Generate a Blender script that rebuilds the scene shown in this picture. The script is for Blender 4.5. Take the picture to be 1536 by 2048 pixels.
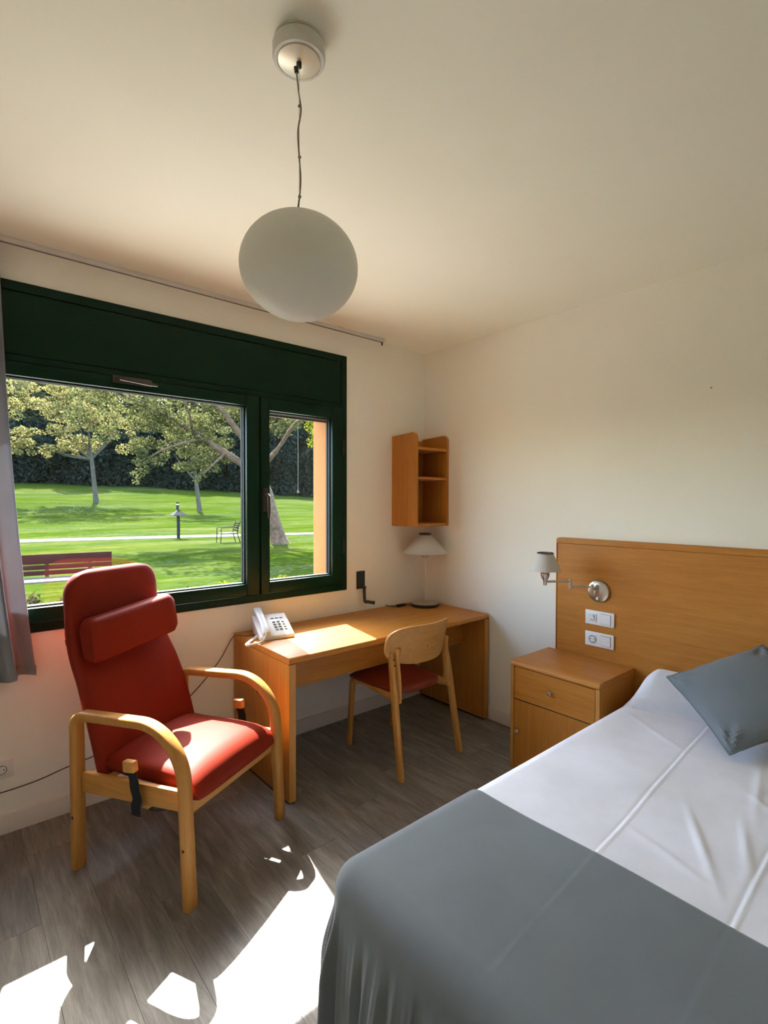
import bpy, bmesh, math, random
from mathutils import Vector, Matrix

# ------------------------------------------------------------------ clear
for o in list(bpy.data.objects):
    bpy.data.objects.remove(o)
SC = bpy.context.scene
COL = SC.collection
RND = random.Random(7)

# ------------------------------------------------------------------ camera
CAM_POS = (-2.834, -2.841, 1.50)
YAW, PITCH, ROLL = 0.70658, -0.021554, 0.001870
cam_d = bpy.data.cameras.new('camera')
cam_d.sensor_fit = 'HORIZONTAL'
cam_d.sensor_width = 36.0
cam_d.lens = 1023.95 / 1536 * 36.0
cam_d.clip_start = 0.02
cam_d.clip_end = 400
cam = bpy.data.objects.new('camera', cam_d)
COL.objects.link(cam)
_f = Vector((math.sin(YAW) * math.cos(PITCH), math.cos(YAW) * math.cos(PITCH), math.sin(PITCH)))
_r = Vector((math.cos(YAW), -math.sin(YAW), 0))
_u = _r.cross(_f)
_r2 = math.cos(ROLL) * _r + math.sin(ROLL) * _u
_u2 = -math.sin(ROLL) * _r + math.cos(ROLL) * _u
cam.matrix_world = Matrix(((_r2.x, _u2.x, -_f.x, CAM_POS[0]), (_r2.y, _u2.y, -_f.y, CAM_POS[1]),
                           (_r2.z, _u2.z, -_f.z, CAM_POS[2]), (0, 0, 0, 1)))
SC.camera = cam

# ------------------------------------------------------------------ world, sun, exposure
SUN_DIR = Vector((-0.185, -1.0, -1.14)).normalized()
world = bpy.data.worlds.new('world')
SC.world = world
world.use_nodes = True
wn = world.node_tree.nodes
wl = world.node_tree.links
for n in list(wn):
    wn.remove(n)
sky = wn.new('ShaderNodeTexSky')
sky.sky_type = 'NISHITA'
sky.sun_disc = False
sky.sun_elevation = math.asin(-SUN_DIR.z)
sky.sun_rotation = math.atan2(-SUN_DIR.x, -SUN_DIR.y)
sky.dust_density = 1.5
bg = wn.new('ShaderNodeBackground')
bg.inputs['Strength'].default_value = 1.15
wo = wn.new('ShaderNodeOutputWorld')
wl.new(sky.outputs[0], bg.inputs[0])
wl.new(bg.outputs[0], wo.inputs[0])

sun_d = bpy.data.lights.new('sun', 'SUN')
sun_d.energy = 18.0
sun_d.angle = 0.0095
sun_d.color = (1.0, 0.975, 0.92)
sun = bpy.data.objects.new('sun', sun_d)
COL.objects.link(sun)
sun.location = (3, 16, 18)
sun.rotation_euler = SUN_DIR.to_track_quat('-Z', 'Y').to_euler()

vs = SC.view_settings
vs.view_transform = 'Standard'
vs.look = 'None'
vs.gamma = 1.0
vs.use_curve_mapping = False
vs.exposure = 1.43
try:
    SC.cycles.use_denoising = True
    SC.cycles.max_bounces = 14
    SC.cycles.diffuse_bounces = 8
    SC.cycles.glossy_bounces = 4
    SC.cycles.transmission_bounces = 6
    SC.cycles.transparent_max_bounces = 24
    SC.cycles.sample_clamp_indirect = 12.0
    SC.cycles.caustics_reflective = False
    SC.cycles.caustics_refractive = False
except Exception:
    pass


# ------------------------------------------------------------------ materials
MATS = {}


def new_mat(name):
    m = bpy.data.materials.new(name)
    m.use_nodes = True
    nt = m.node_tree
    for n in list(nt.nodes):
        nt.nodes.remove(n)
    out = nt.nodes.new('ShaderNodeOutputMaterial')
    MATS[name] = m
    return m, nt, out


def principled(nt, out, rough=0.5, spec=0.5, metal=0.0):
    b = nt.nodes.new('ShaderNodeBsdfPrincipled')
    b.inputs['Roughness'].default_value = rough
    b.inputs['Specular IOR Level'].default_value = spec
    b.inputs['Metallic'].default_value = metal
    nt.links.new(b.outputs[0], out.inputs[0])
    return b


def coords(nt, scale=(1, 1, 1), kind='Object', rot=(0, 0, 0)):
    tc = nt.nodes.new('ShaderNodeTexCoord')
    mp = nt.nodes.new('ShaderNodeMapping')
    mp.inputs['Scale'].default_value = scale
    mp.inputs['Rotation'].default_value = rot
    nt.links.new(tc.outputs[kind], mp.inputs[0])
    return mp.outputs[0]


def noise(nt, vec, scale, detail=3.0, rough=0.55, dist=0.0):
    n = nt.nodes.new('ShaderNodeTexNoise')
    n.inputs['Scale'].default_value = scale
    n.inputs['Detail'].default_value = detail
    n.inputs['Roughness'].default_value = rough
    n.inputs['Distortion'].default_value = dist
    nt.links.new(vec, n.inputs['Vector'])
    return n.outputs['Fac']


def ramp(nt, fac, stops):
    r = nt.nodes.new('ShaderNodeValToRGB')
    el = r.color_ramp.elements
    while len(el) < len(stops):
        el.new(0.5)
    for e, (p, c) in zip(el, stops):
        e.position = p
        e.color = (c[0], c[1], c[2], 1)
    nt.links.new(fac, r.inputs[0])
    return r.outputs[0]


def mixcol(nt, a, b, fac, mode='MIX'):
    m = nt.nodes.new('ShaderNodeMix')
    m.data_type = 'RGBA'
    m.blend_type = mode
    for sock, v in ((m.inputs['Factor'], fac), (m.inputs['A'], a), (m.inputs['B'], b)):
        if hasattr(v, 'links'):
            nt.links.new(v, sock)
        elif isinstance(v, (int, float)):
            sock.default_value = v
        else:
            sock.default_value = (v[0], v[1], v[2], 1)
    return m.outputs['Result']


def bump(nt, b, h, strength=0.2, dist=0.002):
    n = nt.nodes.new('ShaderNodeBump')
    n.inputs['Strength'].default_value = strength
    n.inputs['Distance'].default_value = dist
    nt.links.new(h, n.inputs['Height'])
    nt.links.new(n.outputs[0], b.inputs['Normal'])


def mat_plain(name, col, rough=0.5, spec=0.5, metal=0.0, var=0.06, nscale=6.0, bmp=0.0, bscale=120.0):
    m, nt, out = new_mat(name)
    b = principled(nt, out, rough, spec, metal)
    v = coords(nt)
    f = noise(nt, v, nscale)
    c = ramp(nt, f, [(0.3, [x * (1 - var) for x in col]), (0.7, [min(1, x * (1 + var)) for x in col])])
    nt.links.new(c, b.inputs['Base Color'])
    if bmp:
        bump(nt, b, noise(nt, v, bscale, 2), bmp, 0.001)
    return m


def mat_wood(name, light, dark, axis=0, rough=0.40, spec=0.32, stretch=16.0, scale=2.2):
    m, nt, out = new_mat(name)
    b = principled(nt, out, rough, spec)
    s = [stretch] * 3
    s[axis] = 1.0
    v = coords(nt, s)
    f1 = noise(nt, v, scale, 5, 0.6, 0.6)
    c1 = ramp(nt, f1, [(0.28, dark), (0.72, light)])
    s2 = [stretch * 5] * 3
    s2[axis] = 5.0
    f2 = noise(nt, coords(nt, s2), scale, 2, 0.5)
    c2 = ramp(nt, f2, [(0.3, (0.86, 0.84, 0.8)), (0.65, (1, 1, 1))])
    c = mixcol(nt, c1, c2, 0.8, 'MULTIPLY')
    nt.links.new(c, b.inputs['Base Color'])
    bump(nt, b, f2, 0.06, 0.001)
    return m


def mat_fabric(name, col, rough=0.85, scale=900.0, strength=0.25, trans=0.0, sheen=0.0):
    m, nt, out = new_mat(name)
    b = principled(nt, out, rough, 0.25)
    v = coords(nt)
    w1 = nt.nodes.new('ShaderNodeTexWave')
    w1.inputs['Scale'].default_value = scale / 6.0
    nt.links.new(v, w1.inputs['Vector'])
    f = noise(nt, v, 5.0, 4)
    c = ramp(nt, f, [(0.3, [x * 0.93 for x in col]), (0.7, [min(1, x * 1.05) for x in col])])
    nt.links.new(c, b.inputs['Base Color'])
    h = noise(nt, v, scale, 1)
    bump(nt, b, h, strength, 0.0006)
    if sheen:
        b.inputs['Sheen Weight'].default_value = sheen
    if trans:
        t = nt.nodes.new('ShaderNodeBsdfTranslucent')
        nt.links.new(c, t.inputs[0])
        mx = nt.nodes.new('ShaderNodeMixShader')
        mx.inputs[0].default_value = trans
        nt.links.new(b.outputs[0], mx.inputs[1])
        nt.links.new(t.outputs[0], mx.inputs[2])
        nt.links.new(mx.outputs[0], out.inputs[0])
    return m


def mat_leaf(name, c1, c2, trans=0.5):
    m, nt, out = new_mat(name)
    g = nt.nodes.new('ShaderNodeNewGeometry')
    c = ramp(nt, g.outputs['Random Per Island'], [(0.0, c1), (1.0, c2)])
    d = nt.nodes.new('ShaderNodeBsdfDiffuse')
    t = nt.nodes.new('ShaderNodeBsdfTranslucent')
    nt.links.new(c, d.inputs[0])
    nt.links.new(c, t.inputs[0])
    mx = nt.nodes.new('ShaderNodeMixShader')
    mx.inputs[0].default_value = trans
    nt.links.new(d.outputs[0], mx.inputs[1])
    nt.links.new(t.outputs[0], mx.inputs[2])
    nt.links.new(mx.outputs[0], out.inputs[0])
    return m


def mat_milk(name, col, trans=0.4, rough=0.35):
    """opal glass / lamp shade: diffuse with some light passing through"""
    m, nt, out = new_mat(name)
    b = principled(nt, out, rough, 0.4)
    v = coords(nt)
    c = ramp(nt, noise(nt, v, 4.0), [(0.3, [x * 0.985 for x in col]), (0.7, col)])
    nt.links.new(c, b.inputs['Base Color'])
    t = nt.nodes.new('ShaderNodeBsdfTranslucent')
    nt.links.new(c, t.inputs[0])
    mx = nt.nodes.new('ShaderNodeMixShader')
    mx.inputs[0].default_value = trans
    nt.links.new(b.outputs[0], mx.inputs[1])
    nt.links.new(t.outputs[0], mx.inputs[2])
    nt.links.new(mx.outputs[0], out.inputs[0])
    return m


def mat_glass(name):
    m, nt, out = new_mat(name)
    tr = nt.nodes.new('ShaderNodeBsdfTransparent')
    tr.inputs[0].default_value = (0.965, 0.985, 0.97, 1)
    gl = nt.nodes.new('ShaderNodeBsdfGlossy')
    gl.inputs['Roughness'].default_value = 0.02
    fr = nt.nodes.new('ShaderNodeFresnel')
    geo = nt.nodes.new('ShaderNodeNewGeometry')
    mr = nt.nodes.new('ShaderNodeMapRange')       # same reflectance on both faces of the thin pane
    mr.inputs['To Min'].default_value = 1.45
    mr.inputs['To Max'].default_value = 1 / 1.45
    nt.links.new(geo.outputs['Backfacing'], mr.inputs['Value'])
    nt.links.new(mr.outputs[0], fr.inputs[0])
    mx = nt.nodes.new('ShaderNodeMixShader')
    nt.links.new(fr.outputs[0], mx.inputs[0])
    nt.links.new(tr.outputs[0], mx.inputs[1])
    nt.links.new(gl.outputs[0], mx.inputs[2])
    nt.links.new(mx.outputs[0], out.inputs[0])
    return m


mat_plain('wall_paint', (0.905, 0.88, 0.79), 0.85, 0.2, var=0.012, nscale=2.0, bmp=0.10, bscale=160)
mat_plain('ceiling_paint', (0.91, 0.90, 0.78), 0.9, 0.15, var=0.01, nscale=2.0, bmp=0.08, bscale=160)
mat_plain('exterior_render', (0.36, 0.155, 0.055), 0.9, 0.1, var=0.05, nscale=8, bmp=0.4, bscale=90)
mat_plain('skirting_paint', (0.76, 0.72, 0.65), 0.55, 0.4, var=0.015)
mat_plain('green_paint', (0.0030, 0.024, 0.0135), 0.38, 0.14, var=0.08)
mat_plain('black_plastic', (0.012, 0.012, 0.013), 0.42, 0.5)
mat_plain('black_metal', (0.02, 0.017, 0.015), 0.35, 0.5)
mat_plain('dark_bronze', (0.035, 0.026, 0.02), 0.32, 0.6)
mat_plain('gasket', (0.02, 0.022, 0.02), 0.7, 0.2)
mat_plain('shutter_slot', (0.10, 0.075, 0.055), 0.6, 0.3)
mat_glass('window_glass')
mat_wood('beech_x', (0.58, 0.245, 0.044), (0.46, 0.172, 0.026), 0)
mat_wood('beech_y', (0.56, 0.235, 0.042), (0.45, 0.168, 0.026), 1)
mat_wood('beech_z', (0.56, 0.235, 0.042), (0.44, 0.165, 0.026), 2)
mat_wood('beech_edge', (0.66, 0.36, 0.13), (0.58, 0.29, 0.09), 1)
mat_wood('birch_z', (0.60, 0.300, 0.082), (0.50, 0.225, 0.052), 2, stretch=22)
mat_wood('birch_y', (0.60, 0.300, 0.082), (0.50, 0.225, 0.052), 1, stretch=22)
mat_wood('birch_x', (0.63, 0.335, 0.105), (0.54, 0.26, 0.068), 0, stretch=22)
mat_plain('red_vinyl', (0.225, 0.020, 0.008), 0.55, 0.12, var=0.05, nscale=9, bmp=0.18, bscale=420)
mat_plain('rust_vinyl', (0.20, 0.028, 0.010), 0.45, 0.3, var=0.05, nscale=9, bmp=0.15, bscale=420)
mat_fabric('webbing', (0.012, 0.016, 0.022), 0.7, 700, 0.5)
mat_fabric('white_linen', (0.80, 0.82, 0.89), 0.85, 700, 0.12)
mat_fabric('grey_cloth', (0.165, 0.188, 0.203), 0.8, 900, 0.2, sheen=0.15)
mat_fabric('curtain_cloth', (0.34, 0.345, 0.375), 0.85, 500, 0.3, trans=0.28)
mat_fabric('mattress_cloth', (0.7, 0.7, 0.68))
mat_milk('opal_glass', (0.86, 0.85, 0.80), 0.38, 0.45)
mat_milk('lamp_paper', (0.76, 0.73, 0.68), 0.35, 0.6)
mat_plain('brushed_nickel', (0.56, 0.52, 0.46), 0.30, 0.5, metal=1.0)
mat_plain('satin_steel', (0.70, 0.68, 0.63), 0.28, 0.5, metal=1.0)
mat_plain('canopy_white', (0.66, 0.64, 0.58), 0.45, 0.4)
mat_plain('canopy_plate', (0.80, 0.76, 0.62), 0.38, 0.5, metal=0.25)
mat_plain('cord_grey', (0.28, 0.25, 0.21), 0.5, 0.4)
mat_plain('switch_white', (0.80, 0.79, 0.77), 0.35, 0.5, var=0.01)
mat_plain('socket_shadow', (0.22, 0.20, 0.17), 0.6, 0.3)
mat_plain('phone_white', (0.76, 0.76, 0.74), 0.35, 0.5, var=0.015)
mat_plain('phone_key', (0.16, 0.18, 0.19), 0.5, 0.3)
mat_plain('rail_white', (0.72, 0.70, 0.66), 0.35, 0.5)
mat_plain('bark', (0.082, 0.052, 0.033), 0.95, 0.1, var=0.45, nscale=7, bmp=0.8, bscale=14)
mat_plain('pale_bark', (0.052, 0.046, 0.034), 0.95, 0.1, var=0.35, nscale=5, bmp=0.5, bscale=14)
mat_plain('bench_slat', (0.030, 0.0085, 0.007), 0.85, 0.06, var=0.12)
mat_plain('bench_seat', (0.075, 0.062, 0.052), 0.55, 0.25, var=0.1)
mat_plain('bench_post', (0.05, 0.030, 0.016), 0.6, 0.3)
mat_plain('lamp_post_grey', (0.011, 0.014, 0.016), 0.85, 0.08)
mat_plain('chair_brown', (0.020, 0.013, 0.008), 0.8, 0.1)
mat_plain('chair_slat', (0.07, 0.06, 0.05), 0.45, 0.5)
mat_leaf('leaf_oak', (0.020, 0.024, 0.007), (0.125, 0.125, 0.048), 0.5)
mat_leaf('leaf_pale', (0.045, 0.042, 0.011), (0.25, 0.22, 0.085), 0.55)
mat_leaf('leaf_dark', (0.006, 0.011, 0.010), (0.016, 0.024, 0.018), 0.2)
mat_leaf('leaf_forest', (0.016, 0.022, 0.013), (0.085, 0.088, 0.042), 0.45)
mat_leaf('leaf_lime', (0.06, 0.07, 0.004), (0.13, 0.135, 0.012), 0.6)
mat_leaf('leaf_red', (0.022, 0.012, 0.010), (0.055, 0.05, 0.02), 0.4)
mat_leaf('petal_yellow', (0.035, 0.045, 0.006), (0.12, 0.095, 0.02), 0.4)
mat_plain('bounce_paving', (0.42, 0.41, 0.36), 0.9, 0.15, var=0.06, nscale=2, bmp=0.3, bscale=40)
mat_plain('gravel', (0.085, 0.078, 0.062), 0.95, 0.1, var=0.1, nscale=3, bmp=0.4, bscale=30)


def mat_floor():
    m, nt, out = new_mat('vinyl_plank')
    b = principled(nt, out, 0.42, 0.5)
    tc = nt.nodes.new('ShaderNodeTexCoord')
    oi = nt.nodes.new('ShaderNodeObjectInfo')
    mul = nt.nodes.new('ShaderNodeMath')
    mul.operation = 'MULTIPLY'
    mul.inputs[1].default_value = 37.0
    nt.links.new(oi.outputs['Random'], mul.inputs[0])
    cmb = nt.nodes.new('ShaderNodeCombineXYZ')
    nt.links.new(mul.outputs[0], cmb.inputs[0])
    nt.links.new(mul.outputs[0], cmb.inputs[1])
    add = nt.nodes.new('ShaderNodeVectorMath')
    nt.links.new(tc.outputs['Object'], add.inputs[0])
    nt.links.new(cmb.outputs[0], add.inputs[1])
    mp = nt.nodes.new('ShaderNodeMapping')
    mp.inputs['Scale'].default_value = (9.0, 1.1, 1.0)
    nt.links.new(add.outputs[0], mp.inputs[0])
    f1 = noise(nt, mp.outputs[0], 2.4, 6, 0.62, 0.9)
    c1 = ramp(nt, f1, [(0.25, (0.135, 0.124, 0.113)), (0.5, (0.235, 0.222, 0.206)), (0.78, (0.38, 0.365, 0.342))])
    mp2 = nt.nodes.new('ShaderNodeMapping')
    mp2.inputs['Scale'].default_value = (70.0, 5.0, 1.0)
    nt.links.new(add.outputs[0], mp2.inputs[0])
    f2 = noise(nt, mp2.outputs[0], 2.0, 3, 0.6, 0.3)
    c2 = ramp(nt, f2, [(0.3, (0.72, 0.70, 0.68)), (0.62, (1, 1, 1))])
    c3 = mixcol(nt, c1, c2, 0.75, 'MULTIPLY')
    tint = ramp(nt, oi.outputs['Random'], [(0.0, (0.86, 0.86, 0.88)), (1.0, (1.10, 1.07, 1.02))])
    c4 = mixcol(nt, c3, tint, 1.0, 'MULTIPLY')
    nt.links.new(c4, b.inputs['Base Color'])
    rr = ramp(nt, f2, [(0.2, (0.50, 0.5, 0.5)), (0.8, (0.36, 0.36, 0.36))])
    nt.links.new(rr, b.inputs['Roughness'])
    bump(nt, b, f2, 0.18, 0.0012)
    return m


mat_floor()
mat_plain('subfloor', (0.05, 0.045, 0.04), 0.8, 0.2)


def mat_grass():
    m, nt, out = new_mat('grass')
    b = principled(nt, out, 1.0, 0.0)
    v = coords(nt)
    big = noise(nt, coords(nt, (0.10, 0.42, 0.3)), 1.0, 6, 0.7, 0.5)
    c1 = ramp(nt, big, [(0.30, (0.012, 0.026, 0.0016)), (0.50, (0.023, 0.038, 0.004)), (0.70, (0.047, 0.053, 0.012))])
    mid = noise(nt, coords(nt, (0.7, 1.9, 1.0)), 1.6, 5, 0.75, 0.3)
    c2 = ramp(nt, mid, [(0.32, (0.58, 0.66, 0.55)), (0.66, (1.35, 1.22, 1.5))])
    c3 = mixcol(nt, c1, c2, 0.9, 'MULTIPLY')
    fine = noise(nt, v, 9.0, 5, 0.8)
    c3 = mixcol(nt, c3, ramp(nt, fine, [(0.3, (0.6, 0.64, 0.6)), (0.7, (1.4, 1.3, 1.3))]), 0.9, 'MULTIPLY')
    spk = noise(nt, coords(nt, (1.0, 2.2, 1.0)), 5.0, 4, 0.7)
    patch = noise(nt, coords(nt, (0.10, 0.34, 0.3)), 0.9, 3)
    fl = nt.nodes.new('ShaderNodeMath')
    fl.operation = 'MULTIPLY'
    nt.links.new(ramp(nt, spk, [(0.50, (0, 0, 0)), (0.66, (1, 1, 1))]), fl.inputs[0])
    nt.links.new(ramp(nt, patch, [(0.44, (0, 0, 0)), (0.62, (0.75, 0.75, 0.75))]), fl.inputs[1])
    c4 = mixcol(nt, c3, (0.062, 0.066, 0.052), fl.outputs[0])
    nt.links.new(c4, b.inputs['Base Color'])
    bump(nt, b, fine, 0.6, 0.06)
    return m


mat_grass()


# ------------------------------------------------------------------ mesh kit
class MB:
    """collects simple shapes and links them as ONE mesh object"""

    def __init__(self):
        self.v = []
        self.f = []

    def add(self, verts, faces):
        n = len(self.v)
        self.v += [tuple(p) for p in verts]
        self.f += [tuple(i + n for i in fc) for fc in faces]
        return self

    def box(self, x0, x1, y0, y1, z0, z1):
        if x0 > x1: x0, x1 = x1, x0
        if y0 > y1: y0, y1 = y1, y0
        if z0 > z1: z0, z1 = z1, z0
        v = [(x0, y0, z0), (x1, y0, z0), (x1, y1, z0), (x0, y1, z0), (x0, y0, z1), (x1, y0, z1), (x1, y1, z1), (x0, y1, z1)]
        return self.add(v, [(0, 3, 2, 1), (4, 5, 6, 7), (0, 1, 5, 4), (1, 2, 6, 5), (2, 3, 7, 6), (3, 0, 4, 7)])

    def loft(self, loops, cap=True, closed=True):
        n = len(loops[0])
        v = [p for lp in loops for p in lp]
        f = []
        for i in range(len(loops) - 1):
            for j in range(n if closed else n - 1):
                a = i * n + j
                b = i * n + (j + 1) % n
                f.append((a, b, b + n, a + n))
        if cap and closed:
            f.append(tuple(reversed(range(n))))
            f.append(tuple(range((len(loops) - 1) * n, len(loops) * n)))
        return self.add(v, f)

    def tube(self, pts, r, n=8, cap=True):
        pts = [Vector(p) for p in pts]
        loops = []
        ref = None
        for i, p in enumerate(pts):
            a = pts[max(0, i - 1)]
            b = pts[min(len(pts) - 1, i + 1)]
            t = (b - a)
            t = t.normalized() if t.length > 1e-9 else Vector((0, 0, 1))
            if ref is None:
                ref = Vector((1, 0, 0)) if abs(t.x) < 0.8 else Vector((0, 1, 0))
            s = (ref - t * ref.dot(t)).normalized()
            ref = s
            q = t.cross(s)
            rr = r[i] if isinstance(r, (list, tuple)) else r
            loops.append([p + s * math.cos(k * 2 * math.pi / n) * rr + q * math.sin(k * 2 * math.pi / n) * rr for k in range(n)])
        return self.loft(loops, cap)

    def lathe(self, prof, n=32, center=(0, 0, 0), cap=True, axis='z'):
        loops = []
        cx, cy, cz = center
        for r, z in prof:
            lp = []
            for k in range(n):
                a = 2 * math.pi * k / n
                if axis == 'z':
                    lp.append((cx + r * math.cos(a), cy + r * math.sin(a), cz + z))
                elif axis == 'x':
                    lp.append((cx + z, cy + r * math.cos(a), cz + r * math.sin(a)))
                else:
                    lp.append((cx + r * math.sin(a), cy + z, cz + r * math.cos(a)))
            loops.append(lp)
        return self.loft(loops, cap)

    def prism(self, poly, axis, a, b):
        """extrude a 2D polygon along an axis between a and b; poly in the two other axes in x,y,z order"""
        def P(u, w, h):
            return {'x': (h, u, w), 'y': (u, h, w), 'z': (u, w, h)}[axis]
        n = len(poly)
        v = [P(u, w, a) for u, w in poly] + [P(u, w, b) for u, w in poly]
        f = [tuple(reversed(range(n))), tuple(range(n, 2 * n))]
        f += [(i, (i + 1) % n, (i + 1) % n + n, i + n) for i in range(n)]
        return self.add(v, f)

    def sweep(self, path, w0, w1, th, bev=0.005, to3=None):
        """rectangular bar with bevelled corners along a path in the (a, b) plane, width from w0 to w1"""
        n = len(path)
        loops = []
        for i, (a, b) in enumerate(path):
            a0, b0 = path[max(0, i - 1)]
            a1, b1 = path[min(n - 1, i + 1)]
            ta, tb = a1 - a0, b1 - b0
            L = math.hypot(ta, tb)
            na, nb = -tb / L, ta / L
            h = th / 2
            sec = [(w0 + bev, -h), (w1 - bev, -h), (w1, -h + bev), (w1, h - bev), (w1 - bev, h), (w0 + bev, h), (w0, h - bev), (w0, -h + bev)]
            loops.append([to3(a + na * k, b + nb * k, w) for w, k in sec])
        return self.loft(loops, True)

    def build(self, name, mat, parent=None, bevel=0.0, seg=2, sharp=38, recalc=True, kind=None):
        me = bpy.data.meshes.new(name)
        me.from_pydata(self.v, [], self.f)
        bm = bmesh.new()
        bm.from_mesh(me)
        if recalc:
            bmesh.ops.recalc_face_normals(bm, faces=bm.faces)
        if bevel:
            es = [e for e in bm.edges if len(e.link_faces) == 2 and e.calc_face_angle(0) > math.radians(30)]
            bmesh.ops.bevel(bm, geom=es, offset=bevel, segments=seg, affect='EDGES', profile=0.5)
        if sharp:
            lim = math.radians(sharp)
            for f in bm.faces:
                f.smooth = True
            for e in bm.edges:
                e.smooth = not (len(e.link_faces) == 2 and e.calc_face_angle(0) > lim)
        bm.to_mesh(me)
        bm.free()
        me.materials.append(MATS[mat])
        o = bpy.data.objects.new(name, me)
        COL.objects.link(o)
        o.parent = parent
        if kind:
            o['kind'] = kind
        return o


def fillet(pts, radii, n=10):
    out = [pts[0]]
    for i in range(1, len(pts) - 1):
        p0, p, p1 = Vector(pts[i - 1]), Vector(pts[i]), Vector(pts[i + 1])
        r = radii[i]
        d0, d1 = (p0 - p).normalized(), (p1 - p).normalized()
        ang = d0.angle(d1)
        if r <= 0 or ang > 3.1:
            out.append(tuple(p))
            continue
        t = r / math.tan(ang / 2)
        c = p + (d0 + d1).normalized() * (r / math.sin(ang / 2))
        a, b = p + d0 * t, p + d1 * t
        va, vb = a - c, b - c
        tot = va.angle(vb)
        for k in range(n + 1):
            s = k / n
            w0 = math.sin((1 - s) * tot) / math.sin(tot)
            w1 = math.sin(s * tot) / math.sin(tot)
            out.append(tuple(c + va * w0 + vb * w1))
    out.append(pts[-1])
    return out


def catmull(pts, n=6):
    P = [Vector(p) for p in pts]
    P = [P[0] * 2 - P[1]] + P + [P[-1] * 2 - P[-2]]
    out = []
    for i in range(1, len(P) - 2):
        for k in range(n):
            t = k / n
            a, b, c, d = P[i - 1], P[i], P[i + 1], P[i + 2]
            out.append(0.5 * ((2 * b) + (c - a) * t + (2 * a - 5 * b + 4 * c - d) * t * t + (3 * b - a - 3 * c + d) * t ** 3))
    out.append(P[-2])
    return out


def sec(n, hw, ht, p=4.0):
    """superellipse section: list of (u, t)"""
    out = []
    for k in range(n):
        a = 2 * math.pi * k / n
        c, s = math.cos(a), math.sin(a)
        out.append((hw * math.copysign(abs(c) ** (2 / p), c), ht * math.copysign(abs(s) ** (2 / p), s)))
    return out


def tag(o, label, cat=None, group=None, kind=None):
    o['label'] = label
    if cat:
        o['category'] = cat
    if group:
        o['group'] = group
    if kind:
        o['kind'] = kind
    return o


def thing(name, label, cat, loc=(0, 0, 0), rz=0.0, group=None, kind=None):
    o = bpy.data.objects.new(name, None)
    o.empty_display_size = 0.1
    COL.objects.link(o)
    o.location = loc
    o.rotation_euler = (0, 0, rz)
    return tag(o, label, cat, group, kind)


def instance(src, name, parent, loc=(0, 0, 0), rot=(0, 0, 0), scale=(1, 1, 1)):
    o = src.copy()
    o.name = name
    COL.objects.link(o)
    o.parent = parent
    o.location = loc
    o.rotation_euler = rot
    o.scale = scale
    return o


def copy_tree(o, parent=None):
    c = o.copy()
    COL.objects.link(c)
    c.parent = parent
    for ch in o.children:
        copy_tree(ch, c)
    return c


# ------------------------------------------------------------------ room shell
CEIL = 2.64
X0, Y0 = -3.50, -4.05            # west wall and south wall (behind the camera)
WX0, WX1, WZ0, WZ1 = -2.86, -0.752, 0.89, 2.482   # window opening
OX0, OX1, OZ0, OZ1 = -2.80, -0.835, 0.945, 2.118  # outer opening in the thick wall

m = MB()
m.box(X0 - .2, WX0, 0, .055, -.1, CEIL + .1).box(WX1, .2, 0, .055, -.1, CEIL + .1)
m.box(WX0, WX1, 0, .055, -.1, WZ0).box(WX0, WX1, 0, .055, WZ1, CEIL + .1)
tag(m.build('wall_north', 'wall_paint', sharp=0), 'cream painted wall around the green window', 'wall', kind='structure')
m = MB()
m.box(X0 - .2, OX0, .055, .28, -.6, 3.1).box(OX1, .2, .055, .28, -.6, 3.1)
m.box(OX0, OX1, .055, .28, -.6, OZ0).box(OX0, OX1, .055, .28, OZ1, 3.1)
tag(m.build('wall_exterior', 'exterior_render', sharp=0), 'apricot rendered outer wall whose reveal shows through the right pane', 'wall', kind='structure')
tag(MB().box(0, .2, Y0 - .2, 0, -.1, CEIL + .1).build('wall_east', 'wall_paint', sharp=0), 'bare cream wall behind the wooden headboard', 'wall', kind='structure')
tag(MB().box(X0 - .2, X0, Y0 - .2, 0, -.1, CEIL + .1).build('wall_west', 'wall_paint', sharp=0), 'cream wall on the curtain side, out of view', 'wall', kind='structure')
tag(MB().box(X0, 0, Y0 - .2, Y0, -.1, CEIL + .1).build('wall_south', 'wall_paint', sharp=0), 'cream wall behind the viewpoint, out of view', 'wall', kind='structure')
tag(MB().box(X0 - .2, .2, Y0 - .2, .28, CEIL, CEIL + .15).build('ceiling', 'ceiling_paint', sharp=0), 'smooth cream ceiling above the pendant lamp', 'ceiling', kind='structure')

floor = tag(MB().box(X0 - .2, .2, Y0 - .2, .05, -.12, -.008).build('floor', 'subfloor', sharp=0), 'grey brown wood look plank floor', 'floor', kind='structure')
PW, PL, GAP = 0.176, 1.22, 0.0005


def plank_mesh(w, l):
    bm = bmesh.new()
    bmesh.ops.create_cube(bm, size=1.0)
    for v in bm.verts:
        v.co = Vector((v.co.x * w, v.co.y * l, v.co.z * .008 - .004))
    es = [e for e in bm.edges if all(v.co.z > -.001 for v in e.verts)]
    bmesh.ops.bevel(bm, geom=es, offset=.0006, segments=1, affect='EDGES')
    me = bpy.data.meshes.new('plank')
    bm.to_mesh(me)
    bm.free()
    me.materials.append(MATS['vinyl_plank'])
    return me


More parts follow.
